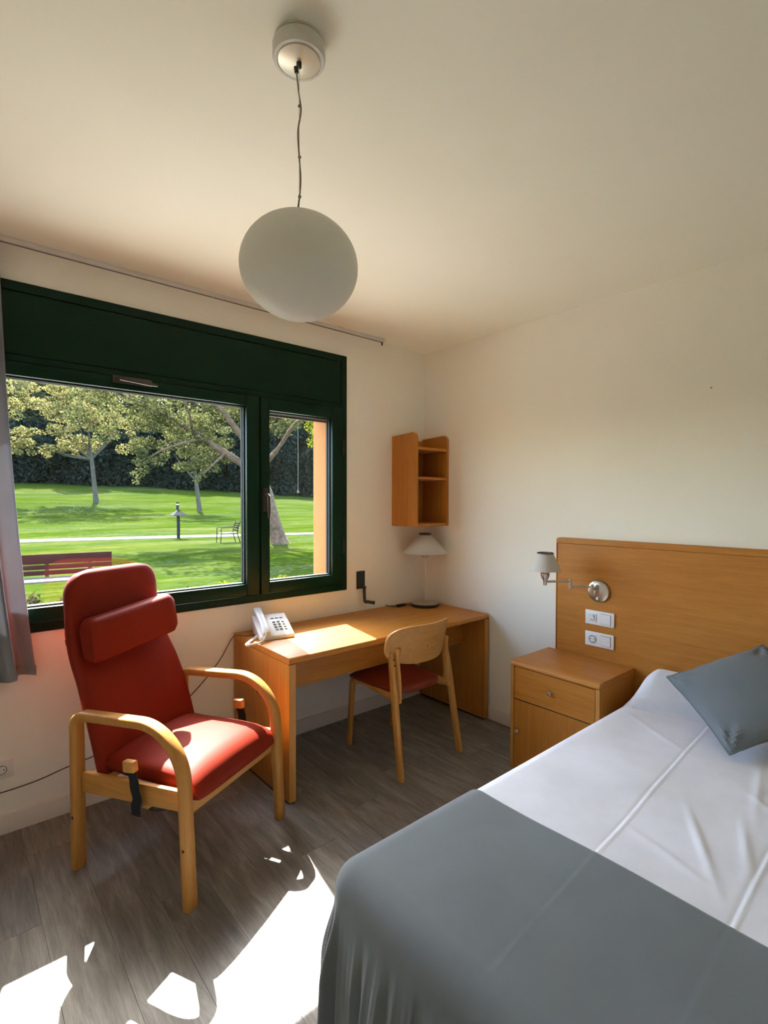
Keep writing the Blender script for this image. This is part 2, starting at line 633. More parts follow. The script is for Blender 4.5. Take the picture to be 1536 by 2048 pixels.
full_plank = plank_mesh(PW - GAP, PL - GAP)
prnd = random.Random(3)
x = -1.892
while x - PW > X0:
    x -= PW
row = 0
while x < 0:
    xa, xb = max(x, X0), min(x + PW, 0.0)
    y = -(prnd.random() * 0.8 + 0.2)
    segs = [(y, 0.0)]
    while y > Y0:
        segs.append((max(y - PL, Y0), y))
        y -= PL
    for ya, yb in segs:
        w, l = xb - xa, yb - ya
        if w < .01 or l < .01:
            continue
        me = full_plank if (abs(w - PW) < 1e-6 and abs(l - PL) < 1e-6) else plank_mesh(w - GAP, l - GAP)
        o = bpy.data.objects.new('plank', me)
        COL.objects.link(o)
        o.parent = floor
        o.location = ((xa + xb) / 2, (ya + yb) / 2, 0)
    x += PW
    row += 1


def skirting(name, a0, a1, axis, label):
    prof = [(0, 0), (-.012, 0), (-.012, .078), (-.008, .088), (0, .09)]
    mb = MB()
    if axis == 'x':      # runs along x, against y = 0
        mb.prism(prof, 'x', a0, a1)
    else:
        mb.prism(prof, 'y', a0, a1)
    tag(mb.build(name, 'skirting_paint', sharp=30), label, 'baseboard', kind='structure')


skirting('baseboard_north', X0, -.0121, 'x', 'cream baseboard under the window, behind armchair and desk')
skirting('baseboard_east', Y0, 0, 'y', 'cream baseboard between the desk and the nightstand')

# ------------------------------------------------------------------ window
win = thing('window_1', 'dark green metal window with shutter box, wide pane and narrow opening sash', 'window', (0, 0, 0), kind='structure')
YI, YO = -.012, .052
m = MB()
m.box(WX1 - .046, WX1, YI, YO, WZ0, WZ1).box(WX0, WX0 + .046, YI, YO, WZ0, WZ1)
m.box(WX0 + .046, WX1 - .046, YI, YO, WZ0, WZ0 + .045).box(WX0 + .046, WX1 - .046, YI, YO, WZ1 - .043, WZ1)
m.build('outer_frame', 'green_paint', win, bevel=.003, seg=1)
FX0, FX1 = WX0 + .046, WX1 - .046
m = MB().box(FX0 + .002, FX1 - .002, YI + .006, YO, 2.157, WZ1 - .045)
m.build('shutter_box_panel', 'green_paint', win, bevel=.002, seg=1)
m = MB().box(FX0, FX1, YI + .002, YO, 2.122, 2.155)
m.build('transom', 'green_paint', win, bevel=.003, seg=1)


def sash(name, x0, x1, z0, z1, gx0, gx1, gz0, gz1):
    mb = MB()
    ya, yb = YI - .016, YO - .004
    mb.box(x0, gx0, ya, yb, z0, z1).box(gx1, x1, ya, yb, z0, z1)
    mb.box(gx0, gx1, ya, yb, z0, gz0).box(gx0, gx1, ya, yb, gz1, z1)
    s = mb.build(name, 'green_paint', win, bevel=.004, seg=2)
    g = MB().box(gx0 - .004, gx1 + .004, .018, .024, gz0 - .004, gz1 + .004).build('pane', 'window_glass', s, sharp=0)
    b = MB()
    t = .007
    for yy in (.0, .026):
        b.box(gx0, gx0 + t, yy, yy + .016, gz0, gz1).box(gx1 - t, gx1, yy, yy + .016, gz0, gz1)
        b.box(gx0 + t, gx1 - t, yy, yy + .016, gz0, gz0 + t).box(gx0 + t, gx1 - t, yy, yy + .016, gz1 - t, gz1)
    b.build('gasket', 'gasket', s, sharp=0)
    return s


s_left = sash('wide_sash', FX0 + .003, -1.412, .938, 2.119, -2.715, -1.492, 1.006, 2.058)
s_right = sash('narrow_sash', -1.402, FX1 - .003, .938, 2.119, -1.343, -.882, 1.006, 2.046)
MB().box(-1.4105, -1.4035, YI - .004, YO - .01, .936, 2.12).build('mullion', 'green_paint', win)
# handles
hz = 2.103
h = MB().box(-2.205, -2.02, -.041, -.028, hz - .018, hz + .018).build('handle_plate', 'dark_bronze', s_left, bevel=.006)
MB().tube([(-2.17, -.041, hz), (-2.17, -.062, hz), (-2.15, -.07, hz - .003), (-2.04, -.07, hz - .012), (-2.0, -.066, hz - .012)], [.010, .010, .010, .008, .006], 10).build('lever', 'dark_bronze', h)
h = MB().box(-1.396, -1.360, -.042, -.028, 1.435, 1.575).build('handle_plate', 'dark_bronze', s_right, bevel=.005)
MB().tube([(-1.378, -.042, 1.535), (-1.378, -.065, 1.535), (-1.376, -.076, 1.525), (-1.374, -.076, 1.44), (-1.373, -.072, 1.395)], [.010, .010, .011, .010, .007], 10).build('lever', 'dark_bronze', h)
for z in (1.20, 1.86):
    MB().box(-.806, -.794, -.041, -.014, z - .05, z + .05).build('hinge', 'black_metal', win, bevel=.003)
MB().box(-1.72, -1.60, YI - .004, YI, .903, .918).build('drain_slot', 'gasket', win)
MB().box(OX0, OX1, .056, .2795, OZ1 - .008, OZ1 - .0005).build('shutter_soffit', 'shutter_slot', win)
MB().box(-1.42, OX1 - .002, .115, .130, 2.038, OZ1 - .009).build('roller_shutter', 'shutter_slot', win)
MB().box(-2.79, -1.43, .115, .130, 2.085, OZ1 - .009).build('roller_shutter', 'shutter_slot', win)

# ------------------------------------------------------------------ curtain and its rail
rail = thing('curtain_rail', 'thin white curtain track fixed to the ceiling above the window', 'curtain rail', (0, 0, 0))
MB().box(-3.5, -.485, -.085, -.055, CEIL - .022, CEIL - .0005).build('track', 'rail_white', rail, bevel=.003)
MB().box(-3.5, -.485, -.073, -.067, CEIL - .026, CEIL - .0215).build('track_slot', 'socket_shadow', rail)
e = MB().box(-.487, -.478, -.087, -.053, CEIL - .027, CEIL - .0005).build('end_cap', 'rail_white', rail, bevel=.002)
MB().tube([(-.49, -.07, CEIL - .024), (-.49, -.07, CEIL - .045)], .005, 8).build('glider', 'black_plastic', rail)
for xx in (-.85, -2.66):
    MB().box(xx - .02, xx + .02, -.090, -.050, CEIL - .012, CEIL - .0002).build('bracket', 'rail_white', rail, bevel=.002)

cur = thing('curtain', 'grey linen curtain bunched at the left side of the window', 'curtain', (0, 0, 0))


def curtain_mesh():
    nx, nz = 150, 40
    zt, zb = CEIL - .03, .705
    v, f = [], []
    for j in range(nz + 1):
        t = j / nz
        z = zt + (zb - zt) * t
        xr = -2.668 + .05 * t + .075 * t ** 2.2
        for i in range(nx + 1):
            s = i / nx
            xx = xr - s * (.78 + .02 * t)
            ph = s * 2 * math.pi * 7.0
            amp = .030 + .022 * t
            y = -.078 + amp * math.sin(ph + .5 * math.sin(2.2 * t + s * 9)) + .01 * math.sin(ph * 2.3 + t * 3)
            xx += .016 * math.cos(ph * 1.0 + t)
            zz = z + (.012 * math.sin(s * 21) * t ** 6)
            v.append((xx, min(y, -.032), zz))
    for j in range(nz):
        for i in range(nx):
            a = j * (nx + 1) + i
            f.append((a, a + 1, a + nx + 2, a + nx + 1))
    return v, f


m = MB()
m.add(*curtain_mesh())
cl = m.build('curtain_cloth', 'curtain_cloth', cur, sharp=0, recalc=False)
for p in cl.data.polygons:
    p.use_smooth = True
sd = cl.modifiers.new('thickness', 'SOLIDIFY')
sd.thickness = .0025
sd.offset = 0
# hem along the bottom
hv, hf = curtain_mesh()
row0 = [Vector(p) for p in hv[-151:]]
m = MB()
loops = []
for p in row0:
    loops.append([(p.x, p.y - .003, p.z), (p.x, p.y + .003, p.z), (p.x, p.y + .003, p.z + .045), (p.x, p.y - .003, p.z + .045)])
m.loft(loops, True)
m.build('hem', 'curtain_cloth', cur, sharp=30)

# ------------------------------------------------------------------ pendant lamp
PX, PY = -2.153, -1.714
pen = thing('pendant_lamp', 'white opal glass globe pendant hanging from a round ceiling rose', 'pendant lamp', (PX, PY, CEIL))
c = MB().lathe([(.0, 0), (.061, 0), (.061, -.004), (.056, -.005), (.056, -.008), (.0635, -.010), (.0650, -.014), (.0650, -.040), (.062, -.0455), (.055, -.046), (.055, -.044), (.0, -.044)], 56, cap=False).build('ceiling_rose', 'canopy_white', pen, sharp=35)
MB().lathe([(.0, -.0435), (.0522, -.0435), (.0522, -.0475), (.050, -.049), (0, -.0495)], 56, cap=False).build('rose_plate', 'canopy_plate', c, sharp=35)
MB().lathe([(.0, -.047), (.0065, -.047), (.0065, -.060), (.003, -.063), (0, -.063)], 16, cap=False).build('cord_grip', 'black_plastic', pen)
GC = -.5545          # globe centre below ceiling
GA, GB = .1470, .1262
prof = []
NG = 30
for k in range(NG + 1):
    a = math.radians(-90) + math.radians(180) * k / NG
    rr = GA * math.cos(a)
    if k == NG or (a > 0 and rr < .034):
        prof.append((.034, GC + GB * math.sin(math.acos(.034 / GA))))
        break
    prof.append((max(rr, .0004), GC + GB * math.sin(a)))
gt = prof[-1][1]
MB().lathe(prof, 64, cap=False).build('globe', 'opal_glass', pen, sharp=0)
for p in bpy.data.objects['globe'].data.polygons:
    p.use_smooth = True
MB().lathe([(.0, gt + .004), (.034, gt + .004), (.0355, gt + .001), (.0355, gt - .006), (0, gt - .006)], 40, cap=False).build('globe_collar', 'brushed_nickel', pen, sharp=35)
top = gt + .004
MB().tube([(0, 0, -.058), (0, 0, top)], .0009, 6).build('steel_cable', 'satin_steel', pen)
wob = catmull([(0, 0, -.058), (-.012, -.006, -.072), (-.009, -.004, -.085), (.001, .002, -.125), (.0045, -.001, -.165), (-.003, .001, -.22), (.000, 0, -.28), (.0045, .001, -.33), (.001, 0, -.375), (-.010, -.006, top)], 6)
MB().tube(wob, .0022, 8).build('power_cord', 'cord_grey', pen)
for z in (-.155, -.28, -.378):
    MB().tube([(-.002, 0, z), (.004, 0, z)], .0035, 8).build('cord_clip', 'cord_grey', pen)
MB().tube([(-.013, -.006, -.070), (-.010, -.005, -.082)], .0052, 10).build('cord_stop', 'black_plastic', pen)

# ------------------------------------------------------------------ desk
DX0, DX1, DYB, DYF, DZ = -1.573, -.022, -.014, -.655, .730
desk = thing('desk', 'long honey coloured wooden desk with panel legs under the window', 'desk', ((DX0 + DX1) / 2, (DYB + DYF) / 2, 0))
ox, oy = desk.location.x, desk.location.y
hx, hy = (DX1 - DX0) / 2, (DYB - DYF) / 2
m = MB().prism([(hy, DZ - .034), (-hy + .006, DZ - .034), (-hy, DZ - .028), (-hy, DZ - .012), (-hy + .004, DZ - .004), (-hy + .012, DZ), (hy, DZ)], 'x', -hx, hx)
m.build('desk_top', 'beech_x', desk, bevel=.0015, seg=1)
MB().prism([(-hy + .0135, DZ + .0002), (-hy + .0155, DZ + .0002), (-hy + .0155, DZ - .001), (-hy + .0135, DZ - .001)], 'x', -hx + .002, hx - .002).build('edge_strip', 'beech_edge', desk, sharp=0)
for s in (-1, 1):
    xa, xb = (-hx, -hx + .038) if s < 0 else (hx - .038, hx)
    lg = MB().box(xa, xb, -hy + .004, hy - .004, .012, DZ - .0345).build('leg_panel', 'beech_z', desk, bevel=.003)
    MB().box(xa + .0005, xb - .0005, -hy + .0025, -hy + .0042, .014, DZ - .036).build('edge_band', 'birch_z', lg)
    MB().box(xa + .004, xb - .004, -hy + .02, hy - .02, 0, .0125).build('glide', 'black_plastic', lg)
MB().box(-hx + .0385, hx - .0385, -.124, -.106, .497, DZ - .0345).build('modesty_panel', 'beech_x', desk, bevel=.002)
MB().lathe([(0, 0), (.006, 0), (.006, -.002), (0, -.003)], 12, (-hx, .02, .47), False, 'x').build('screw_cap', 'black_plastic', desk)

# ------------------------------------------------------------------ telephone
tel = thing('telephone', 'white corded telephone with its handset on the cradle on the desk corner', 'telephone', (-1.425, -.205, DZ), math.radians(-12))
# local: x to the right, y away from user; body 0.19 wide, 0.21 deep, wedge
body = [(-.105, 0), (-.105, .018), (-.095, .026), (.088, .103), (.104, .099), (.106, .080), (.050, .0)]
bo = MB().prism(body, 'x', -.095, .100).build('phone_body', 'phone_white', tel, bevel=.005)
slope = math.atan2(.032, .17)


def deck(yy):
    return .026 + (yy + .095) * (.077 / .183)


for r in range(4):
    for cc in range(3):
        kx, ky = .012 + cc * .026, -.055 + r * .022
        k = MB().box(kx - .008, kx + .008, ky - .0055, ky + .0055, deck(ky) - .001, deck(ky) + .004).build('key', 'phone_key', bo, bevel=.001, seg=1)
for cc in range(3):
    kx, ky = .012 + cc * .026, .045
    MB().box(kx - .009, kx + .009, ky - .004, ky + .004, deck(ky) - .001, deck(ky) + .003).build('function_key', 'phone_key', bo, bevel=.001, seg=1)
# handset lies along y on the left side
loops = []
for t in [i / 16 for i in range(17)]:
    yy = -.112 + .224 * t
    bulge = abs(t - .5) * 2
    hh = .013 + .005 * bulge ** 3
    ww = .021 + .008 * bulge ** 3
    if t in (0, 1):
        hh *= .6
        ww *= .75
    zc = deck(yy) + .020 + .012 * (1 - bulge ** 2)
    loops.append([(-.060 + u, yy, zc + w) for u, w in sec(16, ww, hh, 3.2)])
hs = MB().loft(loops).build('handset', 'phone_white', tel, sharp=40)
for yy in (-.088, .088):
    MB().lathe([(.0, .0), (.022, .0), (.024, -.010), (.020, -.020), (0, -.020)], 20, (-.060, yy, deck(yy) + .020), False).build('handset_cup', 'phone_white', hs, sharp=40)
loops = []
curl = catmull([(-.060, -.112, .045), (-.085, -.135, .012), (-.115, -.16, .007), (-.175, -.175, .007), (-.185, -.155, .007), (-.150, -.10, .007), (-.115, -.055, .008), (-.092, -.035, .012)], 26)
pts = []
for i, p in enumerate(curl):
    a = i * 1.45
    pts.append(p + Vector((.0045 * math.cos(a), .0045 * math.sin(a) * .6, .0045 * math.sin(a) + .002)))
MB().tube(pts, .0032, 6).build('coiled_cord', 'phone_white', tel, sharp=0)
# line cable drops behind the desk and runs low along the wall
pc = catmull([(-1.49, -.17, .742), (-1.555, -.16, .738), (-1.588, -.10, .735), (-1.592, -.03, .70), (-1.66, -.012, .58), (-1.80, -.012, .44), (-1.95, -.012, .34), (-2.18, -.014, .262), (-2.42, -.020, .225), (-2.56, -.018, .20), (-2.80, -.016, .19), (-3.2, -.016, .17)], 8)
tag(MB().tube(pc, .0024, 6).build('telephone_cable', 'black_plastic', sharp=0), 'thin dark cable dropping from the desk and running along the wall behind the armchair', 'cable')

# ------------------------------------------------------------------ table lamp on the desk
tl = thing('table_lamp', 'desk lamp with a wide white cone shade on a slim stem', 'lamp', (-.168, -.184, DZ))
MB().lathe([(0, 0), (.100, 0), (.104, .003), (.104, .018), (.101, .021), (0, .021)], 48, cap=False).build('lamp_base', 'black_plastic', tl, sharp=40)
MB().lathe([(0, .0212), (.097, .0212), (.100, .0225), (.098, .0245), (.02, .026), (.010, .030), (0, .030)], 48, cap=False).build('base_cover', 'brushed_nickel', tl, sharp=40)
MB().lathe([(.0055, .028), (.0055, .395)], 16).build('stem', 'brushed_nickel', tl)
hld = MB().lathe([(0, .350), (.010, .350), (.0105, .354), (.021, .358), (.026, .374), (.027, .388), (.025, .430), (0, .430)], 24, cap=False).build('lamp_holder', 'brushed_nickel', tl, sharp=40)
for k in range(3):
    a = k * 2.094
    MB().tube([(.019 * math.cos(a), .019 * math.sin(a), .38), (.03 * math.cos(a), .03 * math.sin(a), .40), (.038 * math.cos(a), .038 * math.sin(a), .523)], .002, 6).build('shade_arm', 'brushed_nickel', hld)
MB().lathe([(.166, .392), (.160, .398), (.100, .462), (.044, .523), (.041, .523), (.098, .459), (.157, .395), (.166, .390)], 56, cap=False).build('lamp_shade', 'lamp_paper', tl, sharp=50)
MB().lathe([(.041, .522), (.045, .522), (.046, .534), (.043, .537), (.040, .537), (.039, .530)], 40, cap=False).build('shade_ring', 'dark_bronze', tl, sharp=40)
tlc = thing('lamp_cable', 'black lamp cable with an inline switch beside the desk lamp foot', 'cable', (-.325, -.095, DZ))
MB().box(-.038, .038, -.013, .013, 0, .020).build('inline_switch', 'black_plastic', tlc, bevel=.005)
MB().tube(catmull([(.036, 0, .008), (.055, 0, .006), (.075, -.008, .006), (.09, -.01, .007)], 6), .003, 6).build('cable', 'black_plastic', tlc, sharp=0)
MB().tube(catmull([(-.036, 0, .008), (-.055, .01, .006), (-.07, .05, .006), (-.075, .088, .006)], 6), .003, 6).build('cable', 'black_plastic', tlc, sharp=0)

# ------------------------------------------------------------------ corner shelf
sh = thing('wall_shelf', 'small open wooden wall shelf hung in the corner above the desk lamp', 'shelf', (-.168, 0, 1.318))
SD, SH, SWD = .262, .668, .333


def side_panel(xa, xb):
    r = .045
    poly = [(-.001, 0), (-SD, 0)]
    for k in range(9):
        a = math.pi - k * (math.pi / 2) / 8
        poly.append((-SD + r + r * math.cos(a), SH - r + r * math.sin(a)))
    poly.append((-.001, SH - .012))
    return MB().prism(poly, 'x', xa, xb).build('side_panel', 'beech_z', sh, bevel=.002, seg=1)


side_panel(-SWD / 2, -SWD / 2 + .019)
side_panel(SWD / 2 - .019, SWD / 2 - .0005)
ix = SWD / 2 - .0195
for z, nm in ((0.0, 'bottom_board'), (.335, 'shelf_board'), (.545, 'shelf_board')):
    MB().box(-ix, ix, -SD + .006, -.012, z, z + .020).build(nm, 'beech_x', sh, bevel=.002, seg=1)
MB().box(-ix, ix, -.0115, -.001, 0, SH - .025).build('back_panel', 'beech_z', sh)

# ------------------------------------------------------------------ shutter crank on the wall
cr = thing('shutter_crank', 'black shutter winder plate with a folded crank handle beside the window', 'crank', (-.628, 0, .945))
MB().box(-.036, .036, -.010, 0, -.062, .062).build('wall_plate', 'black_plastic', cr, bevel=.004)
MB().tube([(.026, -.016, -.045), (.022, -.018, -.075), (.016, -.03, -.152)], [.013, .011, .010], 10).build('crank_arm', 'dark_bronze', cr)
MB().tube([(.016, -.030, -.152), (.030, -.052, -.152), (.058, -.075, -.158)], [.012, .011, .011], 10).build('crank_grip', 'dark_bronze', cr)
MB().tube([(.058, -.075, -.158), (.066, -.082, -.160)], [.013, .013], 10).build('grip_end', 'black_plastic', cr)

# ------------------------------------------------------------------ sockets and switches
def round_socket(par, c, ax):
    """european socket well; ax is the outward axis: 'y' -> faces -y, 'x' -> faces -x"""
    prof = [(.0205, -.0005), (.0205, -.0035), (.0185, -.0035), (.0175, -.0015), (.0, -.0015)]
    w = MB().lathe(prof, 28, c, False, ax).build('socket_well', 'socket_shadow', par, sharp=40)
    for dz in (-.0095, .0095):
        cc = (c[0], c[1] + dz, c[2]) if ax == 'x' else (c[0] + dz, c[1], c[2])
        MB().lathe([(.0028, -.0016), (.0028, -.0022), (0, -.0022)], 10, cc, False, ax).build('pin_hole', 'black_plastic', w)
    for dz in (-.0165, .0165):
        if ax == 'x':
            MB().box(c[0] - .0034, c[0] - .0016, c[1] - .004, c[1] + .004, c[2] + dz - .0022, c[2] + dz + .0022).build('earth_clip', 'brushed_nickel', w)
        else:
            MB().box(c[0] - .004, c[0] + .004, c[1] - .0034, c[1] - .0016, c[2] + dz - .0022, c[2] + dz + .0022).build('earth_clip', 'brushed_nickel', w)
    MB().lathe([(.0175, -.0016), (.0175, -.0019), (.0, -.0019)], 28, c, False, ax).build('well_floor', 'switch_white', w)


ol = thing('wall_outlet', 'single cream power socket low on the wall left of the armchair', 'socket', (-2.664, 0, .292))
MB().box(-.042, .042, -.009, 0, -.042, .042).build('plate', 'switch_white', ol, bevel=.003)
round_socket(ol, (0, -.009, 0), 'y')

HBX = -.034        # front of the headboard


def double_plate(z, kind, label):
    t = thing('socket_and_switch_plate', label, 'socket', (HBX, -1.4435, z), group='double plates on the headboard')
    MB().box(-.009, 0, -.0835, .0835, -.0405, .0405).build('plate', 'switch_white', t, bevel=.0025)
    # socket sits on the window side (+y), rocker on the bed side (-y)
    MB().box(-.0105, -.009, .014, .062, -.024, .024).build('socket_insert', 'switch_white', t, bevel=.001, seg=1)
    if kind == 'round':
        round_socket(t, (-.0105, .038, 0), 'x')
    else:
        w = MB().box(-.0115, -.0105, .018, .058, -.020, .020).build('shutter_insert', 'switch_white', t, bevel=.002, seg=1)
        MB().prism([(.024, -.010), (.034, .006), (.036, .012), (.030, .012), (.023, .0)], 'x', -.0125, -.0115).build('symbol_arrow', 'socket_shadow', w)
        for k, yy in enumerate((.048, .038, .028)):
            MB().box(-.0125, -.0115, yy - .003, yy + .003, -.0155, -.0105).build('symbol_dot', 'socket_shadow', w)
        MB().box(-.0125, -.0115, .022, .036, .0135, .0155).build('symbol_bar', 'socket_shadow', w)
    MB().box(-.0095, -.009, -.0665, -.0085, -.0285, .0285).build('rocker_gap', 'socket_shadow', t)
    MB().prism([(-.009, -.027), (-.0125, -.027), (-.0145, .027), (-.009, .027)], 'y', -.065, -.010).build('rocker', 'switch_white', t, bevel=.001, seg=1)


double_plate(.839, 'symbol', 'upper white double plate on the headboard, directly under the wall lamp')
double_plate(.7165, 'round', 'lower white double plate with round socket on the headboard, just above the nightstand')

# ------------------------------------------------------------------ headboard
HB0, HB1, HBT = -1.168, -2.90, 1.283
hb = thing('headboard', 'tall honey wood headboard panel on the wall behind bed and nightstand', 'headboard', (0, (HB0 + HB1) / 2, 0))
hw = (HB0 - HB1) / 2
r = .018
poly = [(hw - .012, .02)]
poly = [(-hw, .02), (hw - .006, .02), (hw - .006, HBT - .034), (-hw, HBT - .034)]
MB().prism(poly, 'x', -.0335, -.001).build('panel', 'beech_y', hb, bevel=.001, seg=1)
ar = [(hw - r + r * math.cos(a), HBT - r + r * math.sin(a)) for a in [k * math.pi / 16 for k in range(9)]]
MB().prism([(hw, HBT - .0330), (hw, HBT - r)] + ar[1:] + [(-hw, HBT), (-hw, HBT - .0330)], 'x', -.0375, -.001).build('top_rail', 'beech_y', hb, bevel=.002, seg=1)
MB().box(-.0375, -.001, hw - .0058, hw, .02, HBT - .0332).build('edge_strip', 'beech_z', hb, bevel=.001, seg=1)

# ------------------------------------------------------------------ nightstand
NX, NY0, NY1, NT = -.425, -1.122, -1.640, .607
ns = thing('nightstand', 'honey wood nightstand with one drawer above a door, beside the bed', 'nightstand', (-.23, (NY0 + NY1) / 2, 0))
nx, ny = -.23, (NY0 + NY1) / 2
fx, bx = NX - nx, -.038 - nx
hy2 = (NY0 - NY1) / 2
rr = .030
# left (window side) and right panels, top board with a rounded front edge
for s in (-1, 1):
    ya, yb = (hy2 - .021, hy2) if s > 0 else (-hy2, -hy2 + .021)
    poly = [(bx, .0), (fx + .004, .0), (fx + .004, NT - .03), (bx, NT - .03)]
    MB().prism(poly, 'y', ya, yb).build('side_panel', 'beech_z', ns, bevel=.002, seg=1)
    eb = MB().box(fx + .0015, fx + .0042, ya + .0005, yb - .0005, .002, NT - .031).build('edge_band', 'birch_z', ns)
prof = [(bx, NT - .0298), (fx + .003, NT - .0298), (fx, NT - .026)]
for k in range(9):
    a = math.pi - k * (math.pi / 2) / 8
    prof.append((fx + .024 + .024 * math.cos(a), NT - .024 + .024 * math.sin(a)))
prof.append((bx, NT))
tb = MB().prism(prof, 'y', -hy2 + .001, hy2 - .001).build('top_board', 'beech_y', ns, sharp=30, bevel=.0015, seg=1)
MB().box(fx + .012, bx, -hy2 + .0215, hy2 - .0215, .02, NT - .031).build('carcass', 'beech_z', ns)
dr = MB().box(fx + .0035, fx + .0115, -hy2 + .0235, hy2 - .0235, .3955, NT - .034).build('drawer', 'beech_y', ns, bevel=.0015, seg=1)
do = MB().box(fx + .0035, fx + .0115, -hy2 + .0235, hy2 - .0235, .030, .3905).build('door', 'beech_z', ns, bevel=.0015, seg=1)
MB().box(fx + .0065, fx + .0115, -hy2 + .0215, hy2 - .0215, .3908, .3952).build('shadow_gap', 'black_metal', ns)
MB().box(fx + .004, fx + .0115, -hy2 + .0215, hy2 - .0215, .0, .029).build('plinth', 'beech_y', ns, bevel=.001, seg=1)
knob = [(0, .0), (.005, .0), (.005, -.008), (.0105, -.012), (.012, -.018), (.009, -.0235), (0, -.0245)]
MB().lathe(knob, 20, (fx + .0035, -1.372 - ny, .486), False, 'x').build('knob', 'satin_steel', dr, sharp=40)
MB().lathe(knob, 20, (fx + .0035, -1.172 - ny, .220), False, 'x').build('knob', 'satin_steel', do, sharp=40)

# ------------------------------------------------------------------ swing arm wall lamp
wl_ = thing('wall_lamp', 'nickel swing arm wall lamp with a small white cone shade on the headboard', 'wall lamp', (HBX, -1.437, .992))
MB().lathe([(0, 0), (.062, 0), (.063, -.006), (.060, -.014), (.045, -.019), (0, -.020)], 44, cap=False, axis='x').build('back_plate', 'brushed_nickel', wl_, sharp=30)
MB().lathe([(0, -.018), (.011, -.018), (.011, -.024), (.008, -.031), (0, -.032)], 16, (0, -.004, -.042), False, 'x').build('switch_knob', 'brushed_nickel', wl_)
px0 = (-.045, .020, .012)
MB().tube([(-.018, .020, .012), (-.045, .020, .012)], .008, 12).build('pivot_stub', 'brushed_nickel', wl_)
MB().lathe([(0, -.030), (.009, -.030), (.0095, -.026), (.0095, .026), (.009, .030), (0, .030)], 16, (-.045, .020, .010), False).build('pivot_post', 'brushed_nickel', wl_, sharp=40)
J = (-.110, .115, .038)
MB().tube([(-.045, .020, .026), (J[0], J[1], .026)], .0062, 10).build('inner_arm', 'brushed_nickel', wl_)
MB().lathe([(0, -.022), (.008, -.022), (.0085, -.018), (.0085, .028), (.008, .032), (0, .032)], 16, (J[0], J[1], .034), False).build('elbow_joint', 'brushed_nickel', wl_, sharp=40)
HD = (-.235, .198, .055)
MB().tube([(J[0], J[1], .054), (HD[0], HD[1], .054)], .0062, 10).build('outer_arm', 'brushed_nickel', wl_)
MB().lathe([(0, -.020), (.009, -.020), (.0105, -.014), (.0105, .006), (.018, .018), (.024, .034), (.0245, .046), (.021, .050), (.023, .056), (.023, .072), (0, .072)], 24, (HD[0], HD[1], .054), False).build('lamp_holder', 'brushed_nickel', wl_, sharp=40)
MB().lathe([(.086, .118), (.044, .214), (.041, .214), (.083, .117), (.086, .117)], 44, (HD[0], HD[1], 0), False).build('lamp_shade', 'lamp_paper', wl_, sharp=50)
MB().lathe([(.0425, .213), (.0455, .213), (.0455, .219), (.0425, .219), (.0425, .213)], 36, (HD[0], HD[1], 0), False).build('shade_ring', 'dark_bronze', wl_, sharp=40)
MB().lathe([(0, .10), (.018, .11), (.023, .135), (.018, .16), (.008, .172), (0, .173)], 20, (HD[0], HD[1], 0), False).build('bulb', 'opal_glass', wl_)

# ------------------------------------------------------------------ bed and linen
BX0, BX1, BYW, BYE = -2.060, -.045, -1.685, -2.80
BT = .515
bed = thing('bed', 'bed base with mattress hidden under the white cover and grey runner', 'bed', ((BX0 + BX1) / 2, (BYW + BYE) / 2, 0))
bx_, by_ = (BX1 - BX0) / 2, (BYW - BYE) / 2
bb = MB().box(-bx_ + .03, bx_, -by_ + .03, by_ - .03, .09, .29).build('bed_base', 'mattress_cloth', bed, bevel=.015)
for sx in (-1, 1):
    for sy in (-1, 1):
        MB().lathe([(0, 0), (.022, 0), (.028, .09), (0, .09)], 16, (sx * (bx_ - .12), sy * (by_ - .12), 0), False).build('leg', 'black_metal', bed)
MB().box(-bx_ + .05, bx_, -by_ + .05, by_ - .05, .2905, BT - .024).build('mattress', 'mattress_cloth', bed, bevel=.05, seg=4)


def smooth(a, b, x):
    t = max(0.0, min(1.0, (x - a) / (b - a)))
    return t * t * (3 - 2 * t)


def pillow_bump(px, py):
    """height of the cover where it runs over the pillow at the head end"""
    line = -.352 + .40 * (-1.75 - max(py, -2.12))        # where the sheet folds in front of the pillow
    d = px - line
    ex = (.24 * smooth(-.012, .014, d) + .76 * smooth(-.01, .18, d)) * (1 - .22 * smooth(-.16, -.05, px))
    ey = smooth(-1.66, -1.82, py)
    groove = .010 * math.exp(-((d + .014) / .013) ** 2)
    return (.155 * ex - groove) * ey


def crease(px, py, y0, slope, amp, wd):
    d = py - (y0 + slope * (px + 1.0))
    return amp * math.exp(-(d / wd) ** 2) - amp * .8 * math.exp(-((d - wd * 1.6) / wd) ** 2)


def top_relief(px, py, runner):
    z = 0.0
    z += crease(px, py, -2.125, .07, .0021 if not runner else .0009, .0055)
    z += crease(px, py, -2.47, .03, .0021 if not runner else .0007, .0055)
    z += .0022 * math.sin(px * 7.0 + py * 9.0 + 1.3) + .0016 * math.sin(px * 15 - py * 11)
    if not runner:
        for (cx, cy, an, am, ln) in ((-1.20, -2.33, .5, .006, .16), (-1.12, -2.42, .3, .005, .13), (-.92, -2.50, .9, .006, .18), (-1.32, -2.28, 1.2, .005, .12), (-.75, -2.36, .2, .004, .2), (-.55, -1.95, 1.0, .003, .2)):
            u = (px - cx) * math.cos(an) + (py - cy) * math.sin(an)
            w = -(px - cx) * math.sin(an) + (py - cy) * math.cos(an)
            z += am * math.exp(-(w / .014) ** 2 - (u / ln) ** 2)
    return z


